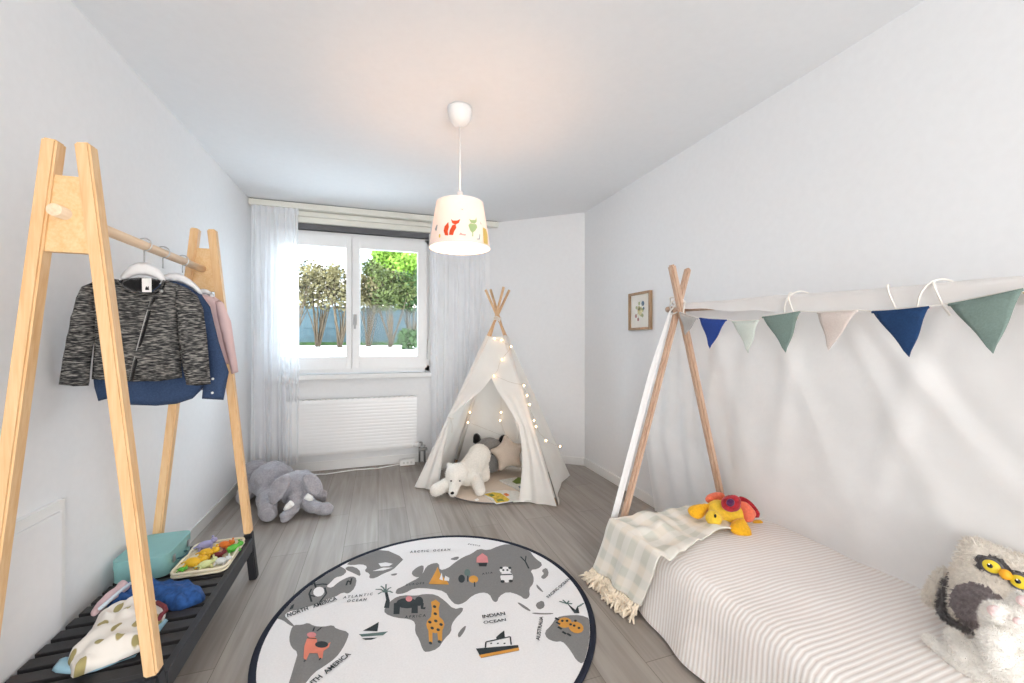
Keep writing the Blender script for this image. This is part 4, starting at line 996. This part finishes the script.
def ear(c, poly, seed, yaw, tilt, T=.018):
    fr = cframe(*c, tilt, 0, yaw); b = BM(); inflate(b, smooth_poly(poly, 2), T, .03, .012, fr, wrinkle=.022, wscale=24, seed=seed); return finish('ear', b, M['gplush'], et)
ear((285, 487, 2.74), [(-.03, .09), (-.10, .05), (-.13, -.01), (-.10, -.09), (-.04, -.13), (.01, -.08), (.03, 0), (.02, .07)], 2, -.35, .55)
ear((306, 483, 2.79), [(-.03, .06), (.03, .07), (.08, .03), (.11, -.05), (.08, -.10), (.03, -.09), (-.01, -.04)], 6, .5, .45)
for a, c in (((292, 503, 2.665), (284, 510, 2.655)), ((306, 496, 2.70), (313, 500, 2.72))):
    b = BM(); p, q = W(*a), W(*c); tube(b, [p, p.lerp(q, .6), q], [.021, .019, .007], 10); finish('tusk', b, M['whitef'], et)
for q in ((268, 511, 2.66),):
    b = BM(); c = W(*q); c.z = .06; ell(b, c, (.045, .012, .045), rot=None); finish('foot_pad', b, M['gplush'], et)
# ================================================================ picture on the right wall
pf = thing('framed_print', 'small brown-framed flower print hanging on the right wall', 'picture', (XR, 2.62, 1.43))
def onwall(px, py, off=.022): return onx(px, py, XR-off)
y0 = onwall(628.3, 312).y; y1 = onwall(650, 312).y; zt_, zb_ = 1.575, 1.288
b = BM(); w = .018
for p0, p1 in (((XR-.024, y1, zb_), (XR, y1+w, zt_)), ((XR-.024, y0-w, zb_), (XR, y0, zt_)), ((XR-.0238, y1+.001, zb_), (XR, y0-.001, zb_+w)), ((XR-.0238, y1+.001, zt_-w), (XR, y0-.001, zt_))): box(b, p0, p1, bev=.002)
finish('frame', b, M['framew'], pf)
b = BM(); box(b, (XR-.010, y1+w, zb_+w), (XR-.004, y0-w, zt_-w)); pr = finish('print', b, M['paper'], pf)
b = BM(); ym = (y0+y1)/2; zm_ = (zt_+zb_)/2
def dot(dy, dz, r, mi):
    vs = [b.verts.new((XR-.0105-.0002*mi, ym-dy+r*cos(2*pi*i/10), zm_+dz+r*1.1*sin(2*pi*i/10))) for i in range(10)]; f = b.faces.new(vs); f.material_index = mi
for dy, dz, r, mi in ((0, 0, .030, 3), (-.012, .02, .018, 3), (.035, .055, .018, 1), (-.01, .058, .013, 0), (-.045, .028, .012, 0), (.045, .018, .010, 1), (.03, -.035, .014, 0), (-.05, -.035, .014, 2), (-.022, -.062, .013, 2), (.03, .005, .014, 0), (.012, -.03, .012, 0)): dot(dy, dz, r, mi)
for dy, dz in ((.035, .055), (-.01, .058), (-.045, .028), (.045, .018), (.03, -.035), (-.05, -.035), (-.022, -.062)):
    d = V((0, -dy, dz)); s = V((0, -dz, -dy)).normalized()*.0015; o_ = V((XR-.0112, ym, zm_)); f = b.faces.new([b.verts.new(o_+q) for q in (-s, d-s, d+s, s)]); f.material_index = 0
finish('flower_drawing', b, [M['g1'], M['g2'], M['g3'], M['g4']], pr, recalc=False)

# ================================================================ bed tent
YT = 1.78; XC, ZC = 1.531, 1.404
tf = thing('bed_tent', 'beech pole frame of the bed tent with crossed legs and ridge', 'tent frame', (XC, YT, 0))
def pole(a, z_c, zt, nm='leg', w=.034, up=(0, 1, 0)):
    pass
for (fx, fy, yo) in ((1.094, YT, -.0), (1.876, YT+.012, -.045)):
    foot = V((fx, fy+yo, 0)); c = V((XC if fx < 1.5 else 1.496, YT+yo, ZC)); d = (c-foot).normalized(); top = c+d*(.20 if fx < 1.5 else .20)
    b = BM(); bar(b, foot, top, .033 if fx > 1.5 else .028, .036, up=(.0, 1, 0), bev=.008); finish('leg', b, M['birch'], tf)
for (fx, yo) in ((1.094, 0), (1.872, -.045)):
    foot = V((fx, -.35+yo, 0)); c = V((XC, -.35+yo, ZC)); d = (c-foot).normalized(); b = BM(); bar(b, foot, c+d*.18, .036, .040, bev=.008); finish('leg', b, M['birch'], tf)
ZR = 1.372
b = BM(); tube(b, [(XC, YT+.09, 1.378), (XC, -.42, 1.304)], .016, 14); finish('ridge_pole', b, M['birch'], tf)
b = BM()
for k in range(4): tube(b, [V((XC+.040*cos(t), YT+.02+.035*sin(t)-.008, ZC-.03+.012*k+.028*cos(t+k))) for t in [2*pi*j/18 for j in range(19)]], .004, 6)
tube(b, [(XC-.03, YT-.08, ZC), (XC-.04, YT-.08, ZC-.05), (XC-.035, YT-.08, ZC-.09)], .003, 6); finish('lashing_cord', b, M['hemc'], tf)

# canopy cloth
rnd = random.Random(3)
folds = [(1.62, .10, .035, .022), (1.50, -.55, .03, .030), (1.42, -.40, .03, -.02), (1.30, .25, .035, .024), (1.16, -.35, .03, .024), (1.02, .30, .03, .028), (.98, .62, .028, .030), (.86, .40, .03, -.02), (.72, -.42, .03, .03), (.60, .2, .04, .02), (.40, .5, .03, .03), (.15, -.3, .04, .03)]
def cfold(y, v):
    s = 0
    for yi, k, w, a in folds: s += .42*a*exp(-((y-(yi-k*v))/(w*(1+1.2*v)))**2)*min(1, v*5+.15)*(1-.5*v)
    return s
def canopy(u, v):
    y = 1.80-u*2.15; zr = 1.400-.034*(1.8-y)-.005*abs(sin(y*5.2)); sag = .012*sin(y*9)
    if v < .12:   # over the ridge, camera side
        t = v/.12; return V((XC-.026+.0*t, y, zr-(.014+.052*min(1, u*3.2))*(1-t)-.004*sin(y*23)*(1-t)))
    if v < .18:
        t = (v-.12)/.06; return V((XC-.026+.052*t, y, zr+.008*sin(pi*t)))
    t = (v-.18)/.82; x = XC+.026+(1.853-XC-.026)*(t**.85); z = zr+(.285-zr)*t
    return V((min(1.885, x-.012*sin(pi*t)-cfold(y, t)+.006*noise.noise(V((y*3.2, z*2.6, 4)))), y, z))
b = BM(); surf(b, canopy, 170, 50)
cn = tag(finish('tent_canopy', b, M['canopy'], recalc=False), 'thin white cotton canopy draped over the ridge pole along the right wall', 'canopy')
b = BM()
def tail(u, v):      # end of the cloth gathered past the frame and falling to the floor
    top = V((XC+.03+.0*u, 1.80+.05*u, 1.385)); yb = 1.78+.62*u; e = min(1, v*1.7)**.8
    y = top.y+(yb-top.y)*e; z = top.z*(1-v)+.006; x = top.x+(1.868-top.x)*(v**.75)
    return V((min(1.888, x-.009*sin(u*22+v*2)*min(1, v*2.5)-.02*u), y, z))
surf(b, tail, 40, 40); finish('end_drape', b, M['canopy'], cn, recalc=False)
b = BM()
def strip_(u, v):    # gathered edge following the outer side of the near leg
    f = V((1.094, YT+.02, 0)); c = V((XC-.01, YT+.02, ZC-.04)); p = c.lerp(f, v)
    return p+V((-.022-.040*u*min(1, .3+v*3), .006*sin(u*9), .0))
surf(b, strip_, 6, 30); finish('edge_hem', b, M['canopy'], cn, recalc=False)
for y, s in ((1.12, 1), (1.17, -1), (.80, 1), (.76, -1), (.69, 1)):
    zr = 1.400-.034*(1.8-y); b = BM()
    tube(b, [(XC+.005-.042*cos(a), y+.018*s*(a+.9), zr-.026+.040*sin(a)+min(0, a)*.03) for a in [-1.0+4.0*i/14 for i in range(15)]], .003, 6)
    finish('tie_cord', b, M['hemc'], cn)

# bunting
bn = thing('bunting', 'bunting of small felt triangle flags strung along the tent ridge', 'bunting', (XC-.04, 1.2, ZR))
XBN = XC-.045
flags = [((680, 312), (698, 318), (685.5, 335), 'greyflag', 'light grey flag'), ((700, 317.5), (727, 319.5), (710, 348.5), 'bluef', 'royal blue flag'), ((733, 321), (759, 320), (748.5, 353), 'mint', 'pale mint flag'),
         ((763, 316.5), (800.5, 311), (786, 352.5), 'sage', 'sage green flag'), ((818, 312), (858, 310), (829, 350.5), 'blush', 'blush flag'), ((872.5, 311), (929.5, 306), (909.5, 357), 'navy', 'navy flag'),
         ((949, 303.5), (1024, 288), (993.5, 353.5), 'sage', 'second sage green flag')]
wp = [V((XC-.02, YT-.06, ZC-.055))]
for a, c, t, mt, lb in flags:
    A, C_, T_ = [onx(*q, XBN) for q in (a, c, t)]; wp += [A, C_]
    b = BM(); n0 = V((-.0035, 0, 0)); poly = []
    k = 8
    def pt3(q, bulge): return q+V((-bulge, 0, 0))
    edge = [A.lerp(C_, i/k)+V((0, 0, -.003*sin(pi*i/k))) for i in range(k+1)]
    rows = [[e.lerp(T_, j/8)+V((-.006*sin(pi*i/k)*(1-j/8)-.004*sin(j), 0, 0)) for i, e in enumerate(edge)] for j in range(8)]
    g = [[b.verts.new(p) for p in r] for r in rows]; tv = b.verts.new(T_)
    for j in range(7):
        for i in range(k): b.faces.new((g[j][i], g[j][i+1], g[j+1][i+1], g[j+1][i])).smooth = True
    for i in range(k): b.faces.new((g[7][i], g[7][i+1], tv))
    solidify(b, .0022)
    # folded top hem
    tube(b, [e+V((-.003, 0, -.004)) for e in edge], .0035, 6)
    o = finish('flag', b, M[mt], bn); o['label'] = lb
A = onx(1022, 292, XBN); C_ = A+V((0, -.16, .0)); T_ = A.lerp(C_, .5)+V((0, 0, -.12)); b = BM(); prism(b, [A, C_, T_], (-.002, 0, 0)); finish('flag', b, M['mustard'], bn)['label'] = 'mustard flag'
wp += [A, C_, V((XBN, -.2, ZR-.03))]
b = BM(); tube(b, wp, .0022, 6); finish('string', b, M['hemc'], bn)

# ================================================================ bed, bedspread, throw
BX0, BX1, BY0, BY1, BZ = 1.135, 1.835, -.28, 1.685, .29
b = BM(); rbox(b, BX0, BX1, BY0, BY1, .03, BZ-.006, .05, .03); rbox(b, BX0+.05, BX1-.05, BY0+.05, BY1-.05, 0, .03, .03, 0)
tag(finish('mattress', b, M['mattress']), 'low single mattress on the floor under the striped bedspread', 'mattress')
def spread(u, v):
    y = BY1+.012-u*1.98
    prof = [(0, (1.849, .312)), (.12, (1.80, .313)), (.45, (1.45, .322)), (.66, (1.20, .318)), (.72, (1.155, .312)), (.76, (1.125, .290)), (.80, (1.112, .258)), (.90, (1.098, .14)), (1, (1.082, .012))]
    for (a, p), (c, q) in zip(prof, prof[1:]):
        if v <= c+1e-9: k = (v-a)/(c-a); x = p[0]+(q[0]-p[0])*k; z = p[1]+(q[1]-p[1])*k; break
    w = max(0, (v-.76)/.24); x += -.010*w*sin(y*11+.6)-.006*w*sin(y*27); 
    z += .004*noise.noise(V((x*5, y*5, 0)))*(1-w)*2
    return V((x, y, z))
b = BM(); surf(b, spread, 90, 50)
bs = tag(finish('bedspread', b, M['sheet'], recalc=False), 'white and beige ribbed striped bedspread over the low bed', 'bedspread')
b = BM(); surf(b, lambda u, v: V((1.10+(1.842-1.10)*u-.012*(1-u)*v, BY1+.0125+.010*v+.006*sin(u*20)*v, (.300+.016*sin(pi*u))*(1-v)+.012*v)), 30, 10); finish('end_drop', b, M['sheet'], bs, recalc=False)
def throw(u, v):
    # v: 0 inner end on the bed .. 1 hem near the floor; u: 0 near edge .. 1 far edge
    w = .024
    if v < .62:
        t = v/.62; x = 1.60+(1.105-1.60)*t; yn = 1.44-.07*t+.03*sin(t*5); yf = 1.735+.01*sin(t*9)
        y = yn+(yf-yn)*u; z = .336+.022*exp(-((t-.72)/.1)**2)*sin(pi*u)+.026*noise.noise(V((x*9, y*9, 2)))+.009*sin(u*7+t*4)+.010*noise.noise(V((x*22, y*14, 5)))
        if u > .93: z -= (u-.93)*.15
        z = max(z, .327)
    else:
        t = (v-.62)/.38; a = min(1, t*3); x = 1.105-.026*sin(a*pi/2)-.045*u*t-.006*t+.008*sin(u*8+t*2)*t-.008*sin(u*17)*t; z = .330-.042*(1-cos(a*pi/2))-(.235)*max(0, (t-.1)/.9)
        yn = 1.37+.12*t; yf = 1.745+.075*t; y = yn+(yf-yn)*u
    return V((x, y, z))
TX = .62
b = BM(); surf(b, throw, 50, 70, uv=lambda u, v: (u*.42, v*.82))
solidify(b, .006)
th = tag(finish('throw_blanket', b, M['throw'], smooth=True), 'cream and sage checked throw with a tasselled edge over the foot of the bed', 'throw')
for i in range(26):
    u = (i+.5)/26; p = throw(u, 1); rr = random.Random(i); b = BM()
    dr = V((-1, rr.uniform(-.35, .35), 0)).normalized()
    q0 = p+V((-.003, 0, .004)); 
    for k in range(6):
        j = V((rr.uniform(-.006, .006), rr.uniform(-.012, .012), rr.uniform(-.006, .006)))
        pts = [q0, q0+dr*.012+V((0, 0, -.018))+j*.3, q0+dr*.016+V((0, 0, -.038))+j*1.3, q0+dr*(.022+rr.uniform(0, .018))+V((0, 0, -p.z+.018+rr.uniform(0, .008)))+j*1.8, q0+dr*(.03+rr.uniform(0, .035))+V((0, rr.uniform(-.03, .03), -p.z+.004))+j]
        for m_ in pts: m_.z = max(m_.z, .006)
        tube(b, pts, [.005, .0055, .005, .0055, .0035], 6)
    ell(b, q0+dr*.012+V((0, 0, -.016)), .009, u=8, v=6)
    finish('tassel', b, M['tassel'], th)

# ================================================================ turtle plush
def zu(x, y): return (660+x/7.31, 470+y/7.31)
tt = thing('turtle_plush', 'yellow plush turtle with a coral and crimson shell lying on the throw', 'plush turtle', (1.55, 1.55, .335))
def TU(x, y, Z): return W(*zu(x, y), Z)
c0 = TU(500, 290, 1.98); 
parts = [('e', TU(500, 300, 2.0), (.095, .10, .058)), ('e', TU(430, 290, 1.97), (.055, .05, .045)), ('c', TU(430, 300, 1.97), .036, TU(398, 345, 1.93), .034)]
def low(p, z): p.z = z; return p
tb = blob(parts, .006, 5); fur(tb, 2500, .004, .0008, 9); finish('body', tb, M['yel2'], tt, recalc=False)
b = BM(); hc = TU(392, 352, 1.90); ell(b, hc, (.036, .036, .036), u=20, v=14); hdd = finish('head', b, M['yel2'], tt)
b = BM(); ell(b, TU(404, 336, 1.866), (.006, .005, .009)); finish('eye', b, M['glossb'], hdd)
def flipper(poly, Z, T, tilt, yaw, mat=M['yel'], nm='flipper', R=.03, roll=0, off=0):
    cx = sum(p[0] for p in poly)/len(poly); cy = sum(p[1] for p in poly)/len(poly); px, py = zu(cx, cy)
    fr = cframe(px, py, Z, tilt, roll, yaw); o, ux, uy, nn = fr; q = []
    for x, y in poly:
        p = onp(*zu(x, y), o, nn)-o; q.append((p.dot(ux), p.dot(uy)))
    b = BM(); inflate(b, smooth_poly(q, 2), T, R, .008, fr); return finish(nm, b, mat, tt)
flipper([(200, 280), (240, 255), (320, 245), (385, 250), (350, 290), (330, 335), (290, 362), (240, 350), (205, 315)], 1.97, .022, .85, -.2)
flipper([(510, 400), (545, 360), (600, 345), (635, 400), (665, 450), (672, 495), (640, 505), (580, 480), (520, 450)], 1.87, .022, .8, .3)
flipper([(640, 400), (690, 360), (740, 365), (760, 400), (740, 430), (680, 425)], 1.98, .018, .8, .3)
flipper([(325, 215), (345, 180), (400, 160), (470, 170), (480, 210), (430, 240), (350, 245)], 2.02, .03, .75, -.2, M['coral'], 'shell_segment')
flipper([(560, 230), (610, 235), (660, 280), (700, 340), (680, 380), (640, 385), (605, 330), (590, 270)], 1.93, .03, .75, .4, M['coral'], 'shell_segment')
flipper([(560, 190), (640, 225), (700, 290), (735, 350), (700, 345), (640, 270), (570, 225)], 1.985, .03, .9, .3, M['red'], 'shell_rim')
flipper([(440, 230), (470, 190), (530, 180), (580, 210), (595, 260), (575, 300), (520, 308), (465, 280)], 1.905, .030, .8, .1, M['red'], 'shell_top')
b = BM(); ell(b, TU(515, 238, 1.868), (.022, .012, .018)); finish('shell_rosette', b, M['purple'], tt)

# ================================================================ owl cushion
OP = W(1003, 588, 1.17); ow = thing('owl_cushion', 'fluffy cream and grey owl cushion leaning against the canopy at the right edge', 'cushion', OP)
fr = cframe(1003, 588, 1.17, .30, -.36, -1.0); oo, ux, uy, nn = fr
def OL(px, py, off=0):
    p = onp(px, py, oo+nn*off, nn)-oo; return (p.dot(ux), p.dot(uy))
wing = [OL(*q, .05) for q in ((947, 603), (950, 590), (962, 582), (978, 582), (990, 588), (1003, 598), (1010, 606), (996, 618), (985, 629), (972, 631), (958, 622))]
mask = [OL(*q, .05) for q in ((974, 560), (979, 555), (990, 555), (1001, 558), (1008, 567), (1018, 571), (1030, 574), (1040, 584), (1036, 596), (1020, 590), (1008, 580), (1000, 577), (988, 572), (978, 568))]
edgew = [OL(*q, .02) for q in ((940, 600), (946, 572), (950, 571), (947, 590), (944, 612), (958, 622), (975, 631), (960, 632), (943, 617))]
def ocol(c):
    p = (c.x, c.y)
    if inside(p, wing): return 1
    if inside(p, mask): return 2
    return 0
out = [OL(*q) for q in ((966, 536), (985, 540), (1010, 551), (1045, 562), (1082, 566), (1078, 600), (1062, 632), (1042, 668), (1010, 655), (975, 634), (948, 616), (944, 600), (950, 570), (957, 550))]
b = BM(); inflate(b, smooth_poly(out, 1), .055, .09, .009, fr, colour=ocol)
fur(b, 16000, .011, .0011, 11, gravity=.5); finish('body', b, [M['oplush'], M['ogrey'], M['odark']], ow, recalc=False)
b = BM(); o2 = [OL(*q, -.03) for q in ((950, 568), (945, 600), (944, 616), (936, 606), (921, 602), (926, 585), (938, 568))]
inflate(b, smooth_poly(o2, 1), .03, .04, .010, (oo-nn*.03, ux, uy, nn)); fur(b, 3500, .011, .0011, 12); finish('side_wing', b, M['oplush'], ow, recalc=False)
b = BM(); o2 = [OL(*q, .0) for q in ((948, 571), (951, 573), (947, 600), (946, 612), (958, 620), (976, 628), (974, 633), (960, 630), (943, 618), (938, 608), (942, 590))]
inflate(b, smooth_poly(o2, 1), .028, .02, .008, (oo+nn*.012, ux, uy, nn)); fur(b, 3000, .010, .001, 13); finish('wing_edge', b, M['odark'], ow, recalc=False)
for q in ((992, 566.5), (1020, 582)):
    c = OL(*q, .058); cc = oo+ux*c[0]+uy*c[1]+nn*.062; R = Matrix((ux, uy, nn)).transposed()
    b = BM(); ell(b, cc, (.0235, .0215, .006), rot=R, u=20); e = finish('eye', b, M['odark'], ow)
    b = BM(); ell(b, cc+nn*.003, (.0185, .0170, .008), rot=R, u=20); finish('iris', b, M['eyey'], e)
    b = BM(); ell(b, cc+nn*.0065-ux*.002, (.0075, .0075, .0065), rot=R, u=16); finish('pupil', b, M['glossb'], e)
    b = BM(); ell(b, cc+nn*.012-ux*.005+uy*.003, (.002, .002, .002)); finish('glint', b, M['whitef'], e)
c = OL(1006, 574.5, .06); b = BM(); ell(b, oo+ux*c[0]+uy*c[1]+nn*.068, (.0135, .0125, .014), u=16); finish('beak', b, M['orange'], ow)

# ================================================================ rabbit plush
rb = thing('rabbit_plush', 'white plush rabbit with pink ears lying in front of the owl cushion', 'plush rabbit', (1.62, .50, .32))
def B(px, py, Z, z=None):
    p = W(px, py, Z)
    if z: p.z = z
    return p
hb = B(1016, 628, 1.02); bb = B(1010, 668, 1.03)
parts = [('e', hb, (.062, .062, .055)), ('e', bb, (.070, .075, .055)), ('c', hb, .05, bb, .055),
         ('c', B(985, 672, 1.05), .036, B(972, 668, 1.07), .030), ('c', B(966, 668, 1.08), .028, B(928, 639, 1.17), .015),
         ('c', B(990, 655, 1.05), .032, B(966, 655, 1.08), .028), ('c', B(966, 655, 1.08), .026, B(954, 636, 1.13), .020), ('e', B(996, 612, 1.0), (.028, .024, .022)), ('e', B(1024, 603, 1.03), (.03, .026, .024)),
         ('c', B(995, 640, 1.0), .03, B(998, 655, .99), .028)]
b = blob(parts, .005, 5); fur(b, 15000, .008, .0009, 15); finish('body', b, M['bplush'], rb, recalc=False)
for q, Z in (((995, 611), .985), ((1024, 601), 1.01)):
    b = BM(); ell(b, B(*q, Z), (.018, .013, .012)); finish('inner_ear', b, M['pink'], rb)
b = BM(); ell(b, B(1018, 621, .962), (.012, .008, .008)); finish('nose', b, M['pink'], rb)

# ================================================================ light, camera, view
w = bpy.data.worlds.new('daylight'); SC.world = w; w.use_nodes = True; nt = w.node_tree; bg = nt.nodes['Background']
tc = N(nt, 'ShaderNodeTexCoord'); sx = N(nt, 'ShaderNodeSeparateXYZ'); L(nt, tc.outputs['Generated'], sx.inputs[0])
r = ramp(nt, [(.40, SKY_FRONT), (.60, SKY_BACK)])
mp = N(nt, 'ShaderNodeMath', operation='MULTIPLY_ADD'); mp.inputs[1].default_value = .5; mp.inputs[2].default_value = .5
L(nt, sx.outputs[1], mp.inputs[0]); L(nt, mp.outputs[0], r.inputs['Fac']); L(nt, r.outputs['Color'], bg.inputs['Color']); bg.inputs['Strength'].default_value = SKY
def portal(loc, rot, sx_, sy_):
    ld = bpy.data.lights.new('sky portal', 'AREA'); ld.shape = 'RECTANGLE'; ld.size = sx_; ld.size_y = sy_; ld.cycles.is_portal = True
    o = bpy.data.objects.new('sky_portal', ld); COL.objects.link(o); o.location = loc; o.rotation_euler = rot
portal(((WX0+WX1)/2, 4.285, 1.62), (-pi/2, 0, 0), WX1-WX0, 1.5)
portal(((FX0+FX1)/2, YF-.11, 1.1), (pi/2, 0, 0), FX1-FX0, 2.2)  # sky sampling through the added doorway
cam = bpy.data.cameras.new('camera'); co = bpy.data.objects.new('camera', cam); COL.objects.link(co); SC.camera = co
co.location = O; co.rotation_euler = (pi/2, 0, -TH); cam.sensor_width = 36; cam.lens = F/1024*36; cam.clip_start = .02; cam.clip_end = 200
vs = SC.view_settings; vs.view_transform = 'Standard'; vs.look = 'None'; vs.gamma = 1; vs.use_curve_mapping = False; vs.exposure = EXPO
cy = SC.cycles; cy.max_bounces = 16; cy.diffuse_bounces = 10; cy.glossy_bounces = 4; cy.transmission_bounces = 8; cy.transparent_max_bounces = 16; cy.use_denoising = True; cy.sample_clamp_indirect = 8
